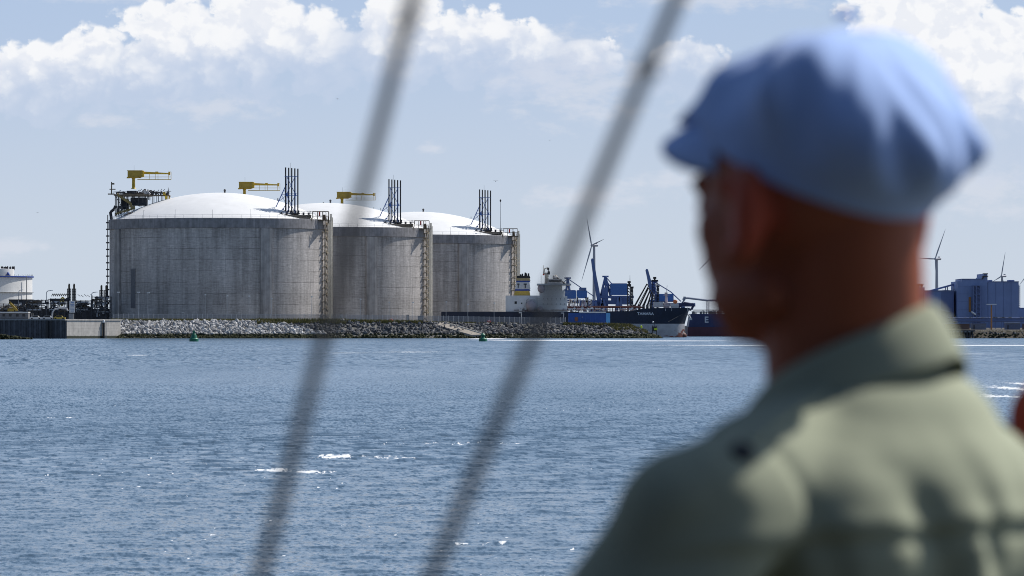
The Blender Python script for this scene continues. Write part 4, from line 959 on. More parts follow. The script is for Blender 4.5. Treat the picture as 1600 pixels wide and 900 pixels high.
# blue sheds on the spit
t = T('blue_shed', 'long bright blue shed with white roof edge on the rock bank before the ship', 'shed', 925, 505.5, 1676)
t.part('wall', SHED, MB().span(t.L(888, 507, 0), t.L(947, 489, 5))); t.part('roof', WHITE, MB().span(t.L(905, 489, -.5), t.L(947, 487.0, 5.2))); t.part('end_wall', SHEDL, MB().span(t.L(947, 507, -.2), t.L(953.3, 489, 5)))
t.part('door', mat('shed_door', (.25, .1, .06), .6), MB().span(t.L(898, 502, -.08), t.L(903, 495.5, .1))); t.part('window', OFFW, MB().span(t.L(909.3, 496, -.08), t.L(910.3, 494.8, .1)))
b = MB()
for px in (907, 915, 922, 930, 939): b.span(t.L(px, 506, -.06), t.L(px + .4, 489.2, .05))
(lambda n_, m_, b_: b_.build_each(n_, m_, t.o))('seam', mat('shed_seam', (.05, .16, .45), .5), b)
def pole(px, y0, y1, label):
    t = T('bank_lamp', label, 'lamp post', px, y1, 1680, 'poles before the dark hull'); t.part('pole', GALV, MB().bar(t.L(px, y1 + 3), t.L(px, y0), .14, n=5)); t.part('lamp_head', WHITE, MB().box(t.L(px - 1.5, y0 - .3), (1.1, .4, .3)))
pole(880.6, 489.4, 503, 'pale lamp pole just left of the blue shed'); pole(814.5, 489, 503, 'pale lamp pole beside the farthest tank, before the dark hull')

# ------------------------------------------------------------------ jetty gear and quay cranes behind the ship
def loading_arm(xt, yt, xb, label):
    t = T('marine_loader', label, 'loading arm', xb, 480, 1850, 'black marine loading arms')
    t.part('arm', BLACKP, MB().bar(t.L(xb, 478.5, 0), t.L(xt, yt, 0), .36, .24, n=6)); t.part('riser', BLACKP, MB().bar(t.L(xb, 488), t.L(xb, 476), .6, n=6)); t.part('counterarm', BLACKP, MB().path([t.L(xt, yt, 0), t.L(xt + 2.2, yt + 3.5, 0), t.L(xb + 5, 478, .8)], .17, 5))
for i, (xt, yt, xb) in enumerate(((1011, 443.5, 991.5), (1013.5, 449.5, 999), (1016, 453, 1005.5), (1018, 456.5, 1011.5), (1020, 460, 1017))): loading_arm(xt, yt, xb, 'black slanted loading arm above the ship, %s of five from the left' % ORD[i])
def jetty_tower(px, top_, w_, label, m=DARKST):
    t = T('jetty_tower', label, 'tower', px, 482, 1855, 'dark towers on the jetty')
    b = MB()
    for dx_ in (-w_, w_):
        for dy_ in (-1, 1): b.bar(t.L(px + dx_, 490, dy_), t.L(px + dx_ * .8, top_ + 6, dy_), .22, n=4)
    for y in np.arange(top_ + 6, 488, 4.5): t.slab(b, px - w_ * 1.2, y, px + w_ * 1.2, y + 1.0, -1.2, 1.2); b.bar(t.L(px - w_, y, -1), t.L(px + w_, y + 4.5, -1), .16, n=4)
    t.part('frame', m, b); b = MB(); b.bar(t.L(px, top_ + 8), t.L(px, top_), .4, n=6); b.box(t.L(px, top_ + 1.2), (1.3, 1, .8)); b.box(t.L(px, top_ + 5.5), (w_ * k * 2.2, 1.5, .6)); t.part('monitor', BLACKP, b)
jetty_tower(983, 439.5, 2.6, 'slim dark tower with thin mast left of the loading arms'); jetty_tower(987.5, 448, 1.4, 'shorter dark tower just left of the loading arms'); jetty_tower(1023, 433, 4.5, 'widest dark tower right of the loading arms', NAVY2); jetty_tower(1028, 446, 1.6, 'short dark tower at the right foot of the widest tower')
t = T('radio_mast', 'thin whip mast above the slim dark tower', 'mast', 984.3, 442, 1856); t.part('pole', GREYST, MB().bar(t.L(984.3, 448), t.L(984.3, 430), .14, .08, n=4)); t.part('aerial', GREYST, MB().bar(t.L(983.4, 436), t.L(985.2, 436), .08, n=4))
def quay_crane(name_label, apex, boom, house, girder, legs, stays, extra=()):
    Y = 2330; t = T('quay_crane', name_label, 'quay crane', legs[0][0], 492, Y, 'blue quay cranes behind the ship')
    b = MB()
    for (px0, y0, px1, y1) in legs:
        for dy_ in (-9, 9): b.bar(t.L(px0, 495, dy_), t.L(px1, y1, dy_), 1.0, n=4)
        b.bar(t.L(px1, y1, -9), t.L(px1, y1, 9), .8, n=4)
    t.part('legs', CRBLUE, b)
    if boom:
        (bx0, by0), (bx1, by1), (bx2, by2), w0 = boom; b = MB()
        for dy_ in (-4, 4):
            b.bar(t.L(bx0, by0, dy_), t.L(bx1, by1, dy_), w0 * .8, w0, n=4); b.bar(t.L(bx1, by1, dy_), t.L(bx2, by2, dy_), w0 * 1.05, w0 * 1.25, n=4)
        for s_ in np.linspace(0, 1, 7): b.bar(t.L(bx0 + (bx1 - bx0) * s_, by0 + (by1 - by0) * s_, -4), t.L(bx0 + (bx1 - bx0) * s_, by0 + (by1 - by0) * s_, 4), .5, n=4)
        t.part('boom', CRBLUE, b)
    b = MB()
    for (x0, y0, x1, y1, h_) in girder:
        for dy_ in (-4, 4): a_, c_ = t.L(x0, y0, dy_), t.L(x1, y1, dy_); b.bar(a_, c_, h_, n=4)
    t.part('girder', CRBLUE, b)
    for h_ in house:
        b = MB(); t.slab(b, *h_, -5, 5); ho = t.part('machine_house', HOUSEB, b); b = MB(); t.slab(b, h_[0] + 1, h_[1] - .7, h_[2] - 1, h_[1], -4, 4); t.part('house_roof', CRBLUE, b, parent=ho)
    b = MB()
    for dy_ in (-4, 4):
        for (x0, y0) in apex[1:]: b.bar(t.L(x0, y0, dy_), t.L(*apex[0], dy_ * .5), .55, n=4)
    b.bar(t.L(apex[0][0] - 5, apex[0][1], 0), t.L(apex[0][0] + 5, apex[0][1], 0), .55, n=4)
    t.part('apex_frame', CRBLUE, b); b = MB()
    for (x0, y0, x1, y1) in stays:
        for dy_ in (-2.5, 2.5): b.bar(t.L(x0, y0, dy_), t.L(x1, y1, dy_), .26, n=4)
    t.part('stay', CRBLUE, b)
    b = MB()
    for (x0, y0, x1, y1) in extra: t.slab(b, x0, y0, x1, y1, -4.5, 4.5)
    if extra: t.part('trolley', CRBLUE, b)
quay_crane('tallest blue quay crane with its boom raised, beneath the leftmost wind turbine', [(946, 432), (938, 466), (947, 466), (955, 466)], ((925.5, 405), (930, 436), (937, 474), 1.15), [(953.5, 443.5, 980, 461)], [(930, 472, 988, 473, 1.4), (938, 464, 990, 464, .9), (905, 477, 950, 478, 1.3)], [(936, 490, 940, 470), (962, 490, 966, 466), (972, 490, 968, 466), (949, 490, 942, 470)], [(947, 433, 964, 453), (944, 433, 957, 453)], ((940, 449, 950, 470), (955, 466, 985, 470)))
quay_crane('blue quay crane with short raised boom, right of the black loading arms', [(1022, 440), (1018, 474), (1026, 474)], ((1010.5, 421.5), (1014, 436), (1019, 462), 1.0), [(1027, 460, 1052, 471)], [(1015, 476, 1085, 476, 1.2), (1015, 470, 1054, 470, .8)], [(1018, 492, 1018, 472), (1040, 492, 1040, 472), (1070, 492, 1066, 476), (1056, 492, 1060, 476)], [(1022, 440, 1048, 456), (1048, 456, 1064, 471)], ((1060, 474, 1086, 479),))
quay_crane('blue quay crane with twin blue houses, behind the ship bridge', [(887, 434.5), (884, 462), (891, 462)], None, [(883, 454, 900, 467), (901, 454, 917, 466)], [(876, 470, 950, 474, 1.2), (868, 464, 884, 452, .5)], [(915, 490, 913, 471), (922, 490, 926, 471), (934, 490, 930, 472), (944, 490, 940, 474)], [(888, 436, 910, 451), (910, 451, 928, 463), (886, 436, 874, 449)], ((905, 449.5, 916, 453), (920, 472, 948, 478)))

# ------------------------------------------------------------------ wind turbines
def turbine(hub, base, tips, Y, label, nac=9.0, sc_=1.0):
    t = T('wind_turbine', label, 'wind turbine', base[0], base[1], Y, 'wind turbines on the horizon'); k = t.k
    hx, hy = hub
    t.part('tower', TURB, MB().bar(t.L(base[0], base[1], 4), t.L(base[0], hy + 1, 4), 3.1 * k * sc_, 1.9 * k * sc_, n=16), smooth=True)
    n_ = MB(); n_.bar(t.L(hx + .5, hy, 0), t.L(hx + nac, hy - .3, 3), 1.9 * k * sc_, 2.1 * k * sc_, n=10); n_.box(t.L(hx + nac * .75, hy - 2.6 * sc_, 3), (3.5 * k * sc_, 3 * k * sc_, 2.2 * k * sc_)); t.part('nacelle', TURB, n_, smooth=True)
    t.part('hub', TURB, MB().ball(t.L(hx, hy, -1), 1.8 * k * sc_), smooth=True)
    for tip in tips:
        c = t.L(hx, hy, -2); e = t.L(tip[0], tip[1], -2 if len(tip) < 3 else tip[2]); ax = (e - c); nrm_ = Vector((-ax.z, 0, ax.x)).normalized(); bl = MB(); vs = []
        for s_, wd in ((0, .8), (.12, 1.15), (.28, 1.25), (.6, .75), (.9, .4), (1.0, .12)):
            p = c + ax * s_; w_ = wd * k * sc_
            vs += [p + nrm_ * w_, p + Vector((0, -w_ * .35, 0)), p - nrm_ * w_ * .7, p + Vector((0, w_ * .35, 0))]
        fs = [(i * 4 + j, i * 4 + (j + 1) % 4, i * 4 + 4 + (j + 1) % 4, i * 4 + 4 + j) for i in range(5) for j in range(4)] + [(3, 2, 1, 0), (20, 21, 22, 23)]
        bl.add(vs, fs); t.part('blade', TURB, bl, smooth=True)
turbine((924.5, 383.5), (928.5, 508), [(916.7, 340), (943, 374.5, -18), (908.5, 439.5)], 3600, 'wind turbine above the tallest blue quay crane, three blades showing')
turbine((1461, 404.5), (1464.5, 508), [(1477, 358), (1434, 403.3), (1463.5, 452)], 3500, 'wind turbine rising over the left mill block, a blade along its tower')
turbine((1564.5, 431.5), (1566.5, 508), [(1570.5, 394), (1551, 440), (1574, 465)], 4200, 'smaller wind turbine peeping over the main blue mill roof', 7.5, .85)
turbine((1606, 428), (1608, 508), [(1592.5, 445), (1609, 392), (1620, 450)], 4300, 'wind turbine at the right edge with one blade showing', 7.5, .85)
turbine((1122, 391), (1126, 508), [(1091.5, 422), (1118, 348), (1152, 408)], 3600, 'wind turbine behind the face of the man, one blade tip showing')

# ------------------------------------------------------------------ right shore: blue mill, jetty
def right_land():
    v = []; f = []; xs = np.linspace(140, 560, 40)
    for X in xs: v += [(X, 1648, -2.5), (X, 1650, -.2), (X, 1654, 2.35 + .25 * math.sin(X * .2)), (X, 1664, 3.0), (X, 2145, 3.6)]
    for i in range(39):
        for j in range(4): a = i * 5 + j; f.append((a, a + 5, a + 6, a + 1))
    o = len(v); v.extend([(140, 1650, -.2), (140, 1664, 3.0), (140, 2145, 3.6), (140, 2145, -2), (140, 1648, -2)]); f.append((o, o + 1, o + 2, o + 3, o + 4))
    me = bpy.data.meshes.new('shore'); me.from_pydata(v, [], f); me.materials.append(mat('shore_soil', (.075, .065, .05), .95, var=.4, scale=.4)); me.update(); o = link('shore', me); o['kind'] = 'structure'
right_land()
def mill(name, label, poly, d0, d1, Y, m, extras=()):
    t = T(name, label, 'mill building', poly[0][0], 510, Y)
    t.part('wall', m, MB().prism([(t.L(*p).x, t.L(*p).z) for p in poly], d0, d1))
    return t
t = mill('mill_building', 'left dark blue windowless mill block behind the collar of the man', [(1446, 512), (1446, 454.2), (1471, 454.4), (1490.5, 455), (1490.5, 512)], 0, 20, 1765, BLD)
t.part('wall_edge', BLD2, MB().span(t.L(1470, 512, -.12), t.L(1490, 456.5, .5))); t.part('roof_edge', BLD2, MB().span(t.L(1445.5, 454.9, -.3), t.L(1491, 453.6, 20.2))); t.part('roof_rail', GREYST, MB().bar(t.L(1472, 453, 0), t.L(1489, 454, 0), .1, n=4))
t.part('conveyor', BLD, MB().bar(t.L(1446, 479, -1), t.L(1484, 487, -1), .35, n=4))
t = mill('mill_building', 'tall blue mill block left half with stepped roof and inset tower', [(1496, 512), (1496, 439.6), (1503, 439.4), (1503, 436.6), (1533, 436.2), (1537, 432.5), (1537, 427.6), (1543, 427.2), (1543.5, 512)], 0, 26, 1760, BLD)
tw = MB(); 
for px in (1520, 1525, 1531): tw.bar(t.L(px, 512, -2.5), t.L(px, 446, -2.5), .28, n=4)
for y in np.arange(446, 510, 7): tw.span(t.L(1519.5, y, -2.8), t.L(1532, y + .8, -.2)); tw.bar(t.L(1520, y, -2.5), t.L(1531, y + 7, -2.5), .16, n=4)
t.part('stair_tower', BLD2, tw); t.part('tower_core', BLD2, MB().span(t.L(1521, 510, -1.6), t.L(1530.5, 447, -.01)))
t.part('penthouse', DARKST, (lambda m_: (t.slab(m_, 1536.5, 427, 1543.5, 428.4, -.6, 3), t.slab(m_, 1535, 431, 1544, 432.3, -.6, 3), m_.bar(t.L(1534, 436, -.4), t.L(1538, 431, -.4), .3), m_)[3])(MB()))
t.part('duct', RUSTC, MB().span(t.L(1513.6, 487, -.5), t.L(1517, 464, -.02))); t.part('chute', WHITE, MB().bar(t.L(1516.5, 487, -3), t.L(1523.5, 491.8, -3), .32, n=5))
b = MB()
for y in (447, 459, 471, 483, 495): b.span(t.L(1497, y, -.07), t.L(1519, y + .4, .02))
b.build_each('cladding_joint', BLD2, t.o); t.part('roof_edge', BLD2, MB().span(t.L(1503, 436.2, -.25), t.L(1533, 435.4, 26)))
t = mill('mill_building', 'tall blue mill block right half with flat roof and side gantry', [(1544, 512), (1544, 440.3), (1592, 440.3), (1592, 512)], .6, 26, 1760, BLD)
t.part('roof_vent', BLD2, MB().span(t.L(1546, 440.3, 2), t.L(1551.5, 437.4, 8))); t.part('roof_vent', BLD2, MB().span(t.L(1577, 440.3, 2), t.L(1586, 437.4, 8))); t.part('roof_edge', BLD2, MB().span(t.L(1543.8, 440.3, .3), t.L(1592.3, 439.5, 26)))
g = MB()
for px in (1592.6, 1594.6): g.bar(t.L(px, 482, 2), t.L(px, 445, 2), .14, n=4)
for y in np.arange(446, 482, 3): g.bar(t.L(1592.6, y, 2), t.L(1594.6, y + 3, 2), .12, n=4)
t.part('gantry', BLD2, g)
b = MB()
for px in (1556, 1568, 1580): b.span(t.L(px, 511, .5), t.L(px + .4, 441, .62))
b.build_each('cladding_joint', BLD2, t.o)
t = mill('mill_building', 'low blue mill wing at the right edge', [(1592.5, 512), (1592.5, 481.5), (1640, 481.5), (1640, 512)], 3, 24, 1762, BLD); t.part('roof_edge', BLD2, MB().span(t.L(1592.3, 481.8, 2.8), t.L(1640, 480.8, 24)))
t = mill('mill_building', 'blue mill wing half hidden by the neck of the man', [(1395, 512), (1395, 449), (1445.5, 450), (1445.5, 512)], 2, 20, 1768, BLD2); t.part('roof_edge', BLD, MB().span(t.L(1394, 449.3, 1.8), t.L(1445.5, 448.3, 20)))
b = MB()
for px in (1436, 1441): b.bar(t.L(px, 450, 3), t.L(px, 443.5, 3), .35); b.box(t.L(px, 444, 3), (1.6, 1, .3)); b.box(t.L(px, 446.5, 3), (1.2, 1, .5))
t.part('roof_vent', DARKST, b)
t = T('conveyor_bridge', 'sloping conveyor gallery joining two mill blocks', 'conveyor', 1470, 454, 1775)
t.part('gallery', BLD2, MB().add([t.L(1452, 453.6, 0), t.L(1497, 441.4, 0), t.L(1497, 444, 0), t.L(1458, 454.8, 0), t.L(1452, 453.6, 3), t.L(1497, 441.4, 3), t.L(1497, 444, 3), t.L(1458, 454.8, 3)], [(0, 1, 2, 3), (7, 6, 5, 4), (0, 4, 5, 1), (1, 5, 6, 2), (2, 6, 7, 3), (3, 7, 4, 0)])); t.part('support', BLD2, MB().bar(t.L(1478, 456, 1), t.L(1478, 448, 1), .2).bar(t.L(1481, 456, 1), t.L(1481, 447, 1), .2))
t = T('pipe_bridge', 'long low pipe bridge along the foot of the mill', 'pipe bridge', 1540, 512, 1740)
b = MB()
for y in (497, 499.6, 502): b.bar(t.L(1482, y, 0), t.L(1650, y - .5, 0), .3, n=5)
t.part('pipe', BLD2, b); b = MB()
for px in np.arange(1484, 1650, 9): b.bar(t.L(px, 514, .5), t.L(px, 496, .5), .16, n=4)
t.part('support', BLD2, b); b = MB(); rs = np.random.default_rng(21)
for i in range(60): px = rs.uniform(1484, 1605); b.box(t.L(px, rs.uniform(495.5, 497), -.4), (rs.uniform(.3, 1), .3, .15))
b.build_each('walkway_fitting', GREYST, t.o)
def hut(px0, px1, y0, y1, m, roof, label, Y=1690):
    t = T('quay_hut', label, 'hut', (px0 + px1) / 2, y1, Y); t.part('wall', m, MB().span(t.L(px0, y1 + 1, 0), t.L(px1, y0, 6))); t.part('roof', roof, MB().span(t.L(px0 - .4, y0, -.3), t.L(px1 + .4, y0 - .9, 6.3))); t.part('door', DARKST, MB().span(t.L(px0 + 2, y1 + .5, -.06), t.L(px0 + 4, y0 + 2.5, .1)))
hut(1479, 1515, 506, 516, BROWN, BLD2, 'dark brown hut on the jetty below the mill'); hut(1519, 1541, 505.5, 516, mat('hut_grey', (.16, .18, .24), .6), BLD2, 'grey blue hut beside the rust coloured mast', 1695); hut(1572, 1594, 505, 514, mat('hut_blue', (.12, .14, .22), .6), OFFW, 'dark hut with pale roof below the right mill block', 1700); hut(1600, 1640, 506, 515, BROWN, BLD2, 'brown hut at the right edge of the shore', 1700)
t = T('lamp_mast', 'rust coloured mast with white crossbar lamp in front of the mill', 'lamp mast', 1549, 516, 1672)
t.part('pole', RUSTC, MB().bar(t.L(1549, 519), t.L(1549, 476.5), .32, .26, n=8)); t.part('lamp_bar', WHITE, MB().span(t.L(1541.5, 476.3, -.4), t.L(1557, 474.9, .4)))
t = T('small_boat', 'white and blue boat moored behind the jetty', 'boat', 1458, 511, 1668)
t.part('hull', SHED, MB().prism([(-2.6, 0), (2.2, 0), (3.4, 1.0), (-2.8, .9)], -1, 1)); t.part('cabin', WHITE, MB().prism([(-2.2, .9), (.2, .9), (-.2, 1.9), (-2.0, 1.9)], -.8, .8)); t.part('canopy', WHITE, MB().span((1.0, -.9, 1.0), (4.2, .9, 1.25)))
t = T('jetty', 'dark piled jetty standing in the water below the mill', 'jetty', 1485, 529, 1648)
t.part('deck', SHEETP, MB().span(t.L(1430, 518, 0), t.L(1524, 515.8, 7))); t.part('deck_edge', OFFW, (lambda m_: ([t.slab(m_, px, 519, px + 3, 518.2, -.25, -.05) for px in np.arange(1446, 1518, 6.1)], m_)[1])(MB()))
pm = MB().bar((0, 0, -2), (0, 0, 2.6), .3, n=6); first = None
for px in np.arange(1434, 1524, 4.3):
    for dy_ in (.6, 4.5):
        p = t.L(px, 529, dy_)
        if first is None: first = pm.build('pile', DARKST, t.o, loc=p)
        else: link('pile', first.data, t.o, p)
t.part('fender_beam', DARKST, MB().span(t.L(1430, 526, .3), t.L(1524, 524.6, .9)))
def shore_grass():
    vs = []; fs = []
    for i in range(1800):
        X = RNG.uniform(167, 300); y = 1654 + RNG.random() * 5; z = 2.35; h = RNG.uniform(.2, .6); w_ = RNG.uniform(.1, .25); o = len(vs); vs += [(X - w_, y, z), (X + w_, y, z), (X + RNG.uniform(-.3, .3), y, z + h)]; fs.append((o, o + 1, o + 2))
    o = np_mesh('grass', vs, fs, mat('straw', (.25, .2, .1), .9)); tag(o, 'straw coloured grass on the right shore', None, None, 'stuff')
shore_grass()
P = [(RNG.uniform(166, 300), 1650 + RNG.random() * 4, -.1 + RNG.random() * 2.2) for i in range(900)]; scatter_rocks('riprap', P, RNG.uniform(.25, .5, len(P)), ROCKD, 'dark rocks along the right shore beside the jetty')

# ------------------------------------------------------------------ birds
def bird(px, py, Y, span, roll, label):
    t = T('gull', label, 'bird', px, py, Y, 'gulls in the sky')
    t.part('body', DARKST, MB().ball((0, 0, 0), (.11 * span, .3 * span, .09 * span))); b = MB()
    for s_ in (-1, 1): p0, p1, p2 = Vector((0, 0, .03)), Vector((s_ * .28 * span, .02, .14 * span + s_ * roll * .2)), Vector((s_ * .52 * span, .12 * span, .03 * span + s_ * roll * .45)); [b.add([a + Vector((0, -w0, 0)), a + Vector((0, w0, 0)), c + Vector((0, w1, .01)), c + Vector((0, -w1, 0)), a + Vector((0, 0, .03)), c + Vector((0, 0, .03))], [(0, 3, 2, 1), (0, 4, 5, 3), (4, 1, 2, 5), (0, 1, 4), (3, 5, 2)]) for a, c, w0, w1 in ((p0, p1, .12 * span, .11 * span), (p1, p2, .11 * span, .02 * span))]
    t.part('wings', DARKST, b)
bird(527, 154.5, 900, .75, -.35, 'tiny dark gull below the long cloud'); bird(774.5, 283, 900, .95, .05, 'tiny gull gliding above the farthest tank'); bird(859, 219.5, 1100, .4, .1, 'tiny speck of a gull between the two stay cables'); bird(58.5, 332.5, 1100, .5, .1, 'tiny speck of a gull left of the nearest tank')

# ------------------------------------------------------------------ boat: deck, stay cables, people
DECK = 2.42
o = MB().span((-3.5, -3.2, DECK - .25), (3.5, 6.2, DECK)).build('deck', mat('deck_paint', (.04, .045, .043), .7, var=.25, scale=2)); o['kind'] = 'structure'
SHADE_CAB = mat('shade_cabin_paint', (.06, .055, .05), .6, var=.2, scale=1)
o = MB().span((-3.4, -1.9, DECK), (3.4, -1.8, DECK + 2.3)).span((-2.3, -1.8, DECK), (-2.2, 4.4, DECK + 2.3)).span((3.3, -1.8, DECK), (3.4, .6, DECK + 2.3)).build('wall', SHADE_CAB); o['kind'] = 'structure'  # unseen cabin walls, added to keep sky light off the man
o = MB().span((-3.6, -2.0, DECK + 2.3), (3.6, 2.05, DECK + 2.4)).build('shade_ceiling', SHADE_CAB); o['kind'] = 'structure'  # out-of-view overhang, added to dim the sky light on the man
o = MB().span((-3.5, 5.7, DECK), (3.5, 5.8, DECK + 1.05)).span((-3.5, 5.65, DECK + 1.05), (3.5, 5.85, DECK + 1.1)).build('shade_bulwark', SHADE_CAB); o['kind'] = 'structure'  # added below the view to block light coming up off the water
CABLE = mat('cable_steel', (.32, .31, .31), .42, metal=.0, var=.3, scale=20)
def cable(a, b, Y, label, r, clamp):
    p, q = W(*a, Y), W(*b, Y); dv = (q - p); s_ = (DECK - p.z) / dv.z; foot = p + dv * s_; up = p - dv * 4.2
    o = bpy.data.objects.new('stay_cable', None); COL.objects.link(o); o.location = foot; tag(o, label, 'cable', 'blurred stay cables of the boat')
    MB().bar((0, 0, 0), up - foot, r, n=12).build('wire', CABLE, o, smooth=True)
    MB().lathe([(.03, 0), (.03, .02), (.012, .05), (.012, .1)], 12).build('deck_eye', GREYST, o)
    for (px, py, m, ln, rr) in clamp:
        c = W(px, py, Y) - foot; ax = dv.normalized(); MB().bar(c - ax * ln, c + ax * ln, rr, n=10).build('clamp', m, o, smooth=True)
cable((645, 0), (410, 890), 2.35, 'blurred grey stay cable in front of the tanks, the left one', .0038, [(638, 28, mat('clamp_tan', (.3, .26, .22), .6), .005, .0046)])
cable((1056, 0), (679, 890), 2.3, 'blurred grey stay cable nearer the man, the right one', .0039, [(1012, 106, CREAM, .003, .0060)])

SKIN = None
def skin_mat(name='skin', red=()):
    m, b = new_mat(name); c = objco(); col = mix(noise(c, 14, 4), (.33, .088, .04), (.43, .13, .066))
    for p, r_ in red:
        n = node('ShaderNodeVectorMath', operation='DISTANCE'); put(n.inputs[0], c); put(n.inputs[1], tuple(p)); col = mix(sstep(S(n.outputs['Value']), r_, r_ * .45) * .85, col, (.50, .085, .045))
    put(b.inputs['Base Color'], col); b.inputs['Roughness'].default_value = .55
    b.inputs['Specular IOR Level'].default_value = .3; b.inputs['Subsurface Weight'].default_value = .12; b.inputs['Subsurface Radius'].default_value = (.012, .004, .002)
    return m
SKIN = skin_mat()
def cloth_mat(name, a, bcol, scale, sheen=.0):
    m, b = new_mat(name); c = objco(); f = noise(c, scale, 4, .6); wv = noise(vmul(c, (1, 1, .3)), scale * 22, 2)
    put(b.inputs['Base Color'], mix(f * .7 + wv * .3, a, bcol)); b.inputs['Roughness'].default_value = .9; b.inputs['Specular IOR Level'].default_value = .15; b.inputs['Sheen Weight'].default_value = sheen
    bp = node('ShaderNodeBump'); put(bp.inputs['Height'], f + wv * .2); bp.inputs['Strength'].default_value = .12; bp.inputs['Distance'].default_value = .01; S.t.links.new(bp.outputs[0], b.inputs['Normal'])
    return m
SHIRT = cloth_mat('olive_cotton', (.31, .335, .24), (.39, .41, .30), 6)
DENIM = cloth_mat('denim_blue', (.29, .44, .80), (.48, .62, .94), 9, .12)
TROUS = cloth_mat('dark_trousers', (.03, .033, .04), (.05, .05, .06), 8)
REDC = cloth_mat('red_cotton', (.42, .06, .03), (.52, .09, .045), 8)
def fuse(name, shapes, m, parent, voxel=.006, smooth=6, warp=None):
    """ellipsoids ('e', centre, radii, matrix) and tapered limbs ('c', a, b, ra, rb) fused to one skin"""
    b = MB()
    for s_ in shapes:
        if s_[0] == 'e':
            c, r_ = Vector(s_[1]), s_[2]; mt = s_[3] if len(s_) > 3 else Matrix.Identity(3); o0 = len(b.v); b.ball((0, 0, 0), r_, 24, 16)
            b.v[o0:] = [tuple(c + mt @ Vector(p)) for p in b.v[o0:]]
        else:
            _, a, e, ra, rb = s_; a, e = Vector(a), Vector(e)
            b.bar(a, e, ra, rb, 20); b.ball(a, ra * .995, 20, 12); b.ball(e, rb * .995, 20, 12)
    tmp = b.build('tmp_fuse', m); md = tmp.modifiers.new('r', 'REMESH'); md.mode = 'VOXEL'; md.voxel_size = voxel; md.use_smooth_shade = True
    sm = tmp.modifiers.new('s', 'SMOOTH'); sm.iterations = smooth; sm.factor = .5
    bpy.context.view_layer.update(); me = bpy.data.meshes.new_from_object(tmp.evaluated_get(bpy.context.evaluated_depsgraph_get()))
    bpy.data.objects.remove(tmp); me.name = name
    if warp:
        nv = len(me.vertices); co = np.empty(nv * 3, np.float32); me.vertices.foreach_get('co', co); no = np.empty(nv * 3, np.float32); me.vertices.foreach_get('normal', no)
        co = warp(co.reshape(-1, 3), no.reshape(-1, 3)); me.vertices.foreach_set('co', co.astype(np.float32).ravel()); me.update()
    me.materials.clear(); me.materials.append(m); me.polygons.foreach_set('use_smooth', [True] * len(me.polygons))
    return link(name, me, parent)
def hand(wrist, dirv, side, palm_n):
    """palm, four unequal bent fingers and a thumb, rooted at the wrist"""
    d_, n_ = Vector(dirv).normalized(), Vector(palm_n).normalized(); s_ = d_.cross(n_).normalized() * side; w0 = Vector(wrist); sh = []
    for k_ in (-.026, -.009, .009, .026): sh.append(('c', w0 + s_ * k_ * .6 + d_ * .01, w0 + s_ * k_ + d_ * .085, .014, .0125))
    for k_, ln in ((-.029, .066), (-.0095, .078), (.0105, .073), (.029, .057)):
        a = w0 + s_ * k_ + d_ * .088; m_ = a + (d_ * .9 + n_ * .25 + s_ * k_ * 3).normalized() * ln * .5; t_ = m_ + (d_ * .65 + n_ * .75).normalized() * ln * .5; sh += [('c', a, m_, .0095, .0085), ('c', m_, t_, .0085, .007)]
    a = w0 - s_ * .028 + d_ * .03; m_ = a + (-s_ * .7 + d_ * .7 + n_ * .3).normalized() * .042; t_ = m_ + (d_ * .9 + n_ * .4).normalized() * .03; sh += [('c', a, m_, .0125, .0105), ('c', m_, t_, .0105, .008)]
    return sh
def head_shapes(f, l, z0, back=0.0):
    u = Vector((0, 0, 1)); rot = Matrix((f, l, u)).transposed(); P_ = lambda a, b_, c: f * a + l * b_ + u * (z0 + c)
    sh = [('e', P_(-.006, 0, .132), (.099, .078, .086), rot), ('e', P_(.03, 0, .075), (.070, .068, .080), rot), ('e', P_(.042, 0, .030), (.050, .053, .040), rot), ('e', P_(.078, 0, .012), (.018, .022, .017), rot),
          ('e', P_(.085, 0, .118), (.016, .052, .014), rot), ('c', P_(.093, 0, .108), P_(.108, 0, .072), .009, .012), ('e', P_(.1, .012, .07), (.012, .009, .008), rot), ('e', P_(.1, -.012, .07), (.012, .009, .008), rot),
          ('e', P_(.09, 0, .046), (.012, .025, .006), rot), ('e', P_(.087, 0, .036), (.012, .022, .007), rot)]
    for s_ in (1, -1):
        sh += [('e', P_(.055, s_ * .048, .082), (.022, .018, .024), rot), ('e', P_(.02, s_ * .058, .03), (.04, .012, .02), rot), ('e', P_(.082, s_ * .032, .1), (.012, .014, .011), rot)]
        er = Matrix.Rotation(s_ * R(22), 3, 'Z') @ rot
        sh += [('e', P_(-.018, s_ * .092, .094), (.011, .009, .033), er), ('e', P_(-.004, s_ * .088, .116), (.02, .008, .012), er), ('e', P_(-.004, s_ * .086, .064), (.013, .009, .016), er), ('e', P_(-.008, s_ * .080, .09), (.018, .006, .03), er)]
    return sh
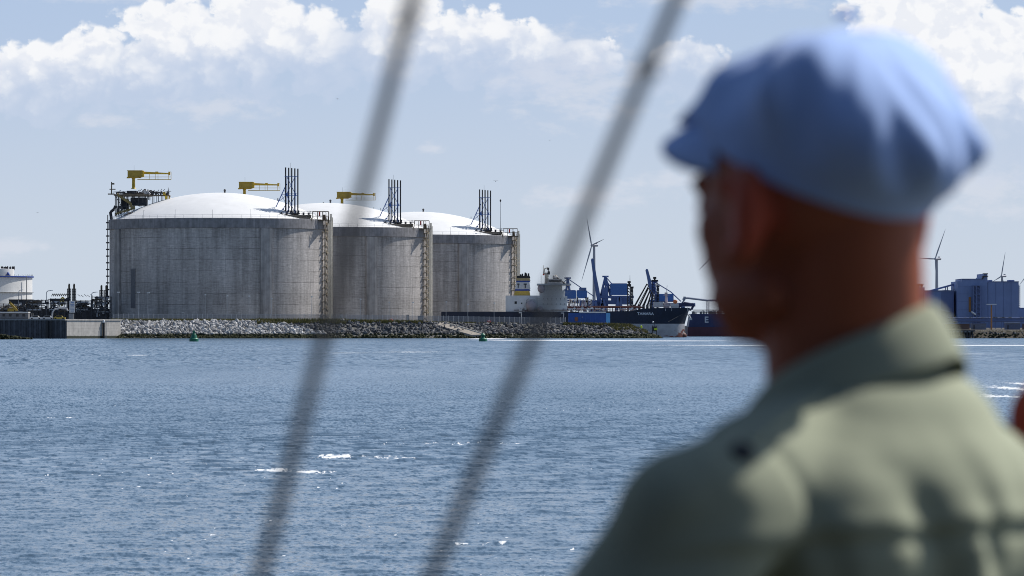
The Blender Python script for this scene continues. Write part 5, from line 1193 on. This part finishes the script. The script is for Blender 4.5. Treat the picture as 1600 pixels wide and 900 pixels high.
# ---- the man in the cap
MY = 3.5; MS = FPX / MY
man = bpy.data.objects.new('person', None); COL.objects.link(man)
MX = (1318 - 800) / MS; man.location = (MX, MY, DECK)
tag(man, 'man in blue cap and olive shirt seen from behind, looking left over the water', 'person')
ZE = EYE - DECK      # eye line above the deck
HA, BA = R(49), R(33)
hf = Vector((-math.cos(HA), math.sin(HA), 0)); hl = Vector((-math.sin(HA), -math.cos(HA), 0))
bf = Vector((-math.cos(BA), math.sin(BA), 0)); bl_ = Vector((-math.sin(BA), -math.cos(BA), 0)); up = Vector((0, 0, 1))
HC = Vector((-.020, 0, 0)) # head centre shift
def BP(f, l, z): return bf * f + bl_ * l + up * (ZE + z)
def HP(f, l, z): return HC + hf * f + hl * l + up * (ZE + z)
hs = [(s_[0], Vector(s_[1]) + HC, *s_[2:]) if s_[0] == 'e' else ('c', Vector(s_[1]) + HC, Vector(s_[2]) + HC, *s_[3:]) for s_ in head_shapes(hf, hl, ZE - .008)]
neck = [('c', Vector((-.006, 0, ZE + .06)), Vector((.004, .0, ZE - .12)), .058, .061), ('c', HP(-.045, 0, .08), Vector((.012, -.01, ZE - .05)), .048, .052)]
trunk = [('e', BP(0, 0, -.28), (.095, .15, .19), Matrix((bf, bl_, up)).transposed()), ('e', BP(0, 0, -.5), (.095, .15, .2), Matrix((bf, bl_, up)).transposed()), ('e', BP(0, 0, -.64), (.105, .16, .14), Matrix((bf, bl_, up)).transposed())]
limbs = []
ELB, WRI = {}, {}
for s_ in (1, -1):
    sh_, el, wr_ = BP(.02, s_ * .17, -.17), BP(.105, s_ * .25, -.40), BP(.33, s_ * .2, -.46); ELB[s_], WRI[s_] = el, wr_
    limbs += [('c', sh_, el, .040, .036), ('c', el, wr_, .038, .027)] + hand(wr_, bf + bl_ * (-.1 * s_), s_, Vector((0, 0, -1)))
    hip, kn, an = BP(0, s_ * .09, -.68), BP(.03, s_ * .1, -1.1), BP(-.01, s_ * .11, -ZE + .09)
    limbs += [('c', hip, kn, .085, .058), ('c', kn, an, .055, .04), ('c', an, BP(.12, s_ * .13, -ZE + .035), .042, .034)]
MSKIN = skin_mat('skin_reddened', [(HP(-.014, s_ * .09, .084), .042) for s_ in (1, -1)] + [(HP(.105, 0, .07), .03)])
fuse('body', hs + neck + trunk + limbs, MSKIN, man, .005, 4)
def shirt_warp(co, no):
    # cloth folds fanning down the back and over the shoulder blades
    x = co @ np.array(bl_[:]); f = co @ np.array(bf[:]); z = co[:, 2] - ZE
    back = np.clip((.02 - f) / .08, 0, 1); low = np.clip((-.075 - z) / .12, 0, 1)
    d_ = .0095 * low * back * np.sin(52 * x + 10 * z + 1.5 * np.sin(17 * x)) + .0035 * low * np.sin(85 * (x * .6 + z * .8) + 2)
    d_ += .0025 * np.sin(31 * x + 24 * z) * np.sin(22 * z - 9 * x)
    # long curved hollows below the yoke
    for (xc, zc, w_, h_, dep, sl) in ((.035, -.165, .016, .055, .014, .15), (-.075, -.155, .013, .05, .011, -.35), (-.035, -.185, .014, .05, .013, -.25), (.095, -.15, .018, .045, .010, .3), (-.125, -.13, .012, .04, .008, -.5)):
        dx_ = (x - xc - sl * (z - zc)) / w_; dz_ = (z - zc) / h_; d_ -= dep * back * np.exp(-dx_ ** 2 - dz_ ** 2)
    yoke = np.exp(-((z + .150 + .25 * x * x) / .006) ** 2) * back; d_ -= .006 * yoke
    d_ += .004 * back * np.exp(-((z + .142 + .25 * x * x) / .010) ** 2)
    for s_ in (1, -1):   # armhole seams
        d_ -= .003 * np.exp(-(((s_ * x) - .165 - .25 * (z + .14)) / .006) ** 2) * np.clip((z + .36) / .1, 0, 1)
    d_ += .0045 * low * np.abs(np.sin(38 * (x * .8 + .35 * z) + 3 * np.sin(9 * z))) ** .6 - .002
    return co + no * d_[:, None]
rb = Matrix((bf, bl_, up)).transposed()
ss = [('e', BP(-.03, 0, -.16), (.125, .175, .125), rb), ('e', BP(-.05, 0, -.095), (.072, .115, .072), rb), ('e', BP(.0, 0, -.30), (.125, .19, .2), rb), ('e', BP(0, 0, -.55), (.12, .18, .2), rb), ('e', BP(-.04, 0, -.10), (.085, .12, .075), rb),
      ('c', BP(-.02, .02, -.088), BP(-.002, .20, -.130), .060, .052), ('c', BP(-.02, -.02, -.075), BP(-.01, -.19, -.128), .062, .058), ('c', Vector((.006, 0, ZE - .05)), Vector((.006, 0, ZE - .1)), .062, .09)]
for s_ in (1, -1):
    sh_ = BP(.012, s_ * .208, -.140); ss += [('e', sh_, (.062, .053, .056), rb), ('c', sh_, BP(.095, s_ * .255, -.36), .058, .068), ('c', BP(.085, s_ * .255, -.36), BP(.12, s_ * .26, -.42), .067, .067)]
shirt = fuse('shirt', ss, SHIRT, man, .006, 10, shirt_warp)
# collar: a stand that folds over and falls outward
def make_collar():
    n = 48; rows = []
    for i in range(n):
        a = -R(152) + R(304) * i / (n - 1)          # 0 at the nape, open at the throat
        dirv = -bf * math.cos(a) + bl_ * math.sin(a); back = (1 + math.cos(a)) / 2
        c = Vector((.003, 0, ZE)); prof = []
        ad = abs(math.degrees(a)); zt = .020 - .00040 * ad - .000001 * ad * ad; drop = .036 + .006 * back
        for (r_, z) in ((.067, zt - .05), (.067, zt - .006), (.0705, zt + .002), (.076, zt - .004), (.085, zt - drop * .55), (.094, zt - drop), (.092, zt - drop - .003), (.081, zt - drop * .55), (.072, zt - .012), (.072, zt - .05)):
            rr = r_ + (.004 * math.sin(3 * a + 1) if r_ > .08 else 0); prof.append(c + dirv * rr + up * z)
        rows.append(prof)
    m_ = len(rows[0]); vs = [p for r_ in rows for p in r_]; fs = [(i * m_ + j, (i + 1) * m_ + j, (i + 1) * m_ + (j + 1) % m_, i * m_ + (j + 1) % m_) for i in range(n - 1) for j in range(m_)]
    fs += [tuple(range(m_)), tuple(range((n - 1) * m_, n * m_))[::-1]]
    b = MB(); b.add(vs, fs); o = b.build('collar', SHIRT, man, smooth=False)
    o.data.polygons.foreach_set('use_smooth', [True] * len(o.data.polygons)); sd = o.modifiers.new('subdivision', 'SUBSURF'); sd.levels = sd.render_levels = 1
    return o
make_collar()
# shoulder strap with its button on the near shoulder
def strap(s_):
    pts = [(BP(-.012, s_ * (.075 + .112 * i / 8), 0), i / 8) for i in range(9)]; rows = []; dep = bpy.context.evaluated_depsgraph_get()
    vs = []; 
    for p, t_ in pts:
        for w_ in (-.02, .02):
            q = p + bf * w_; hit, loc, nr, _ = shirt.ray_cast(Vector((q.x, q.y, ZE + .1)), Vector((0, 0, -1))); z = loc.z if hit else ZE - .08 - .05 * t_
            vs += [Vector((q.x, q.y, z - .002)), Vector((q.x, q.y, z + .004))]
    fs = []
    for i in range(8):
        a = i * 4; fs += [(a + 1, a + 5, a + 7, a + 3), (a, a + 2, a + 6, a + 4), (a, a + 4, a + 5, a + 1), (a + 2, a + 3, a + 7, a + 6)]
    fs += [(0, 1, 3, 2), (32, 34, 35, 33)]
    MB().add(vs, fs).build('shoulder_strap', SHIRT, man)
    hit, loc, nr, _ = shirt.ray_cast(Vector(BP(-.03, s_ * .205, .1)), Vector((0, 0, -1)))
    if hit: q = nr.to_track_quat('Z', 'Y'); b = MB(); b.lathe([(.009, 0), (.0085, .003), (.004, .0036)], 14); b.v = [tuple(loc + q @ Vector(p)) for p in b.v]; b.build('button', TROUS, man)
for s_ in (1, -1): strap(s_)
tr = [('e', BP(0, 0, -.70), (.125, .18, .1), rb)]
for s_ in (1, -1): tr += [('c', BP(0, s_ * .09, -.72), BP(.03, s_ * .1, -1.1), .1, .08), ('c', BP(.03, s_ * .1, -1.1), BP(-.005, s_ * .11, -ZE + .11), .078, .07)]
fuse('trousers', tr, TROUS, man, .01, 6)
for s_ in (1, -1): fuse('shoe', [('c', BP(-.05, s_ * .11, -ZE + .05), BP(.15, s_ * .135, -ZE + .045), .049, .044), ('c', BP(-.01, s_ * .11, -ZE + .12), BP(-.02, s_ * .11, -ZE + .05), .05, .05)], BLACKP, man, .008, 4)
# flat cap
def make_cap():
    tilt = R(24); cf = (hf * math.cos(tilt) + up * math.sin(tilt)).normalized(); cu_ = (up * math.cos(tilt) - hf * math.sin(tilt)).normalized()
    c0 = HP(-.002, 0, .120); n, m_ = 96, 30; vs = []
    for j in range(m_ + 1):
        t_ = j / m_
        for i in range(n):
            a = 2 * math.pi * i / n; ca, sa = math.cos(a), math.sin(a)
            if t_ < .12: r_, z = 1.0 + .02 * t_ / .12, t_ / .12 * .022 * (1 - .6 * max(0, ca))        # head band
            else:
                q = (t_ - .12) / .88; ph = q * math.pi / 2 * 1.0
                r_ = (1.03 + .12 * math.sin(min(1, q * 2.2) * math.pi / 2)) * (math.cos(max(0, q - .22) / .78 * math.pi / 2) ** .72 if q > .22 else 1.0); z = .022 * (1 - .6 * max(0, ca)) + .091 * math.sin(q * math.pi / 2) ** (1.05 + .25 * max(0, ca) ** .5) * (1 - .30 * max(0, ca) ** 1.5 * (1 - q))
            cp = max(0, ca) ** .4; r_ = r_ * (1 - cp) + cp * 1.03 * max(0.0, math.cos(t_ * math.pi / 2)) ** .75
            fold = 0.0
            if t_ > .12:
                q = (t_ - .12) / .88; env_ = math.sin(min(1, q * 1.02) * math.pi)
                pn = mnoise.noise(Vector((ca * 1.7, sa * 1.7, q * 2.2 + 3))); fold = env_ * 1.25 * (.03 * math.cos(8 * a) + .055 * pn + .04 * math.sin(11 * a + 9 * q) * math.cos(3 * a + 1)) - .035 * env_ * math.exp(-(((a + .39) % (math.pi / 4) - math.pi / 8) / .05) ** 2)
            bulge_f = 1.0 + (.60 * ca ** 1.5 * min(1, t_ / .05) * (1 - t_) ** .9 if ca > 0 else .02 * math.sin(t_ * math.pi))
            r_ = r_ * (1 + fold); p = c0 + cf * (ca * .0985 * r_ * bulge_f) + hl * (sa * .0815 * r_) + cu_ * (z + fold * .12 * .25)
            ex = max(0, ca * r_ * bulge_f - .95) * .0985; p -= up * ex * .50
            # the crown slouches back and down over the band
            p += up * (-.022 * max(0, -ca) * math.sin(t_ * math.pi)) + hf * (-.006 * math.sin(t_ * math.pi))
            vs.append(p)
    fs = [(j * n + i, j * n + (i + 1) % n, (j + 1) * n + (i + 1) % n, (j + 1) * n + i) for j in range(m_) for i in range(n)] + [tuple(range(m_ * n, (m_ + 1) * n))]
    b = MB(); b.add(vs, fs); o = b.build('cap', DENIM, man); o.data.polygons.foreach_set('use_smooth', [True] * len(o.data.polygons))
    # peak
    vs = []; n2_ = 25; K = 7
    for i in range(n2_):
        a = -R(66) + R(132) * i / (n2_ - 1)
        for k_ in range(K):
            q = k_ / (K - 1); ext = .064 * max(0, math.cos(a * 90 / 66 / 1.0)) ** .55 if abs(a) < R(65.9) else 0
            r_ = 1.0; base = c0 + cf * (math.cos(a) * .099) + hl * (math.sin(a) * .081); fw = (hf * .985 - up * .07)
            vs.append(base + fw * ext * q + up * (.005 - .012 * q * q - .010 * (math.sin(a) ** 2) * q))
    up_n = len(vs); vs += [p - up * .006 for p in vs]
    fs = []
    for i in range(n2_ - 1):
        for k_ in range(K - 1): a = i * K + k_; fs += [(a, a + K, a + K + 1, a + 1), (up_n + a, up_n + a + 1, up_n + a + K + 1, up_n + a + K)]
        a = i * K + K - 1; fs.append((a, a + K, up_n + a + K, up_n + a)); a = i * K; fs.append((a, up_n + a, up_n + a + K, a + K))
    b = MB(); b.add(vs, fs); p = b.build('peak', DENIM, o); p.data.polygons.foreach_set('use_smooth', [True] * len(p.data.polygons))
    MB().lathe([(.009, .115), (.009, .119), (.003, .121)], 12).build('top_button', DENIM, o, loc=(0, 0, 0))
    bt = [c for c in kids(o) if c.name.startswith('top_button')][0]; bt.data.transform(Matrix.Translation(c0 - hf * .03 - cu_ * .001)); 
    bd = MB(); bd.v = []; 
    return o
make_cap()
# ---- the neighbour at the right edge: only the bent elbow shows
nb = bpy.data.objects.new('person', None); COL.objects.link(nb); NY = 4.4; NX = (1592 - 800) * NY / FPX + .40; nb.location = (NX, NY, DECK)
tag(nb, 'person in red at the right edge, only a blurred elbow showing', 'person')
EB = Vector((-.372, -.05, EYE - DECK - (654 - 511) * NY / FPX))
f2, l2 = Vector((0, 1, 0)), Vector((-1, 0, 0)); q2 = lambda f, l, z: f2 * f + l2 * l + up * z
body2 = head_shapes(f2, l2, 1.55) + [('c', q2(-.02, 0, 1.6), q2(-.02, 0, 1.42), .056, .06), ('e', q2(0, 0, 1.25), (.16, .1, .22)), ('e', q2(0, 0, .98), (.15, .1, .2))]
for s_ in (1, -1):
    el = EB if s_ == 1 else Vector((.37, .05, 1.42)); wr_ = q2(.20, s_ * .09, 1.62)
    body2 += [('c', q2(0, s_ * .17, 1.4), el, .048, .036), ('c', el, wr_, .036, .027)] + hand(wr_, q2(-.2, -.5 * s_, .8), s_, q2(0, -s_, 0))
    body2 += [('c', q2(0, s_ * .09, .88), q2(.02, s_ * .1, .48), .085, .055), ('c', q2(.02, s_ * .1, .48), q2(-.02, s_ * .1, .08), .052, .04), ('c', q2(-.02, s_ * .1, .05), q2(.14, s_ * .12, .035), .04, .034)]
fuse('body', body2, SKIN, nb, .006, 3)
fuse('hair', [('e', q2(-.022, 0, 1.697), (.084, .098, .082)), ('e', q2(-.06, 0, 1.65), (.062, .052, .06))], mat('dark_hair', (.035, .022, .015), .7, var=.4, scale=60), nb, .006, 3)
j2 = [('e', q2(0, 0, 1.25), (.18, .12, .22)), ('e', q2(0, 0, .98), (.17, .12, .2)), ('c', q2(0, .1, 1.42), q2(0, -.1, 1.42), .07, .07)]
for s_ in (1, -1):
    el = EB if s_ == 1 else Vector((.37, .05, 1.42)); wr_ = q2(.20, s_ * .09, 1.62); j2 += [('c', q2(0, s_ * .17, 1.4), el, .06, .044), ('c', el, el + (wr_ - el) * .7, .044, .04)]
fuse('jacket', j2, REDC, nb, .008, 4)
fuse('trousers', [('e', q2(0, 0, .86), (.17, .12, .1))] + [x for s_ in (1, -1) for x in (('c', q2(0, s_ * .09, .86), q2(.02, s_ * .1, .48), .1, .075), ('c', q2(.02, s_ * .1, .48), q2(-.02, s_ * .1, .1), .072, .065))], TROUS, nb, .01, 4)
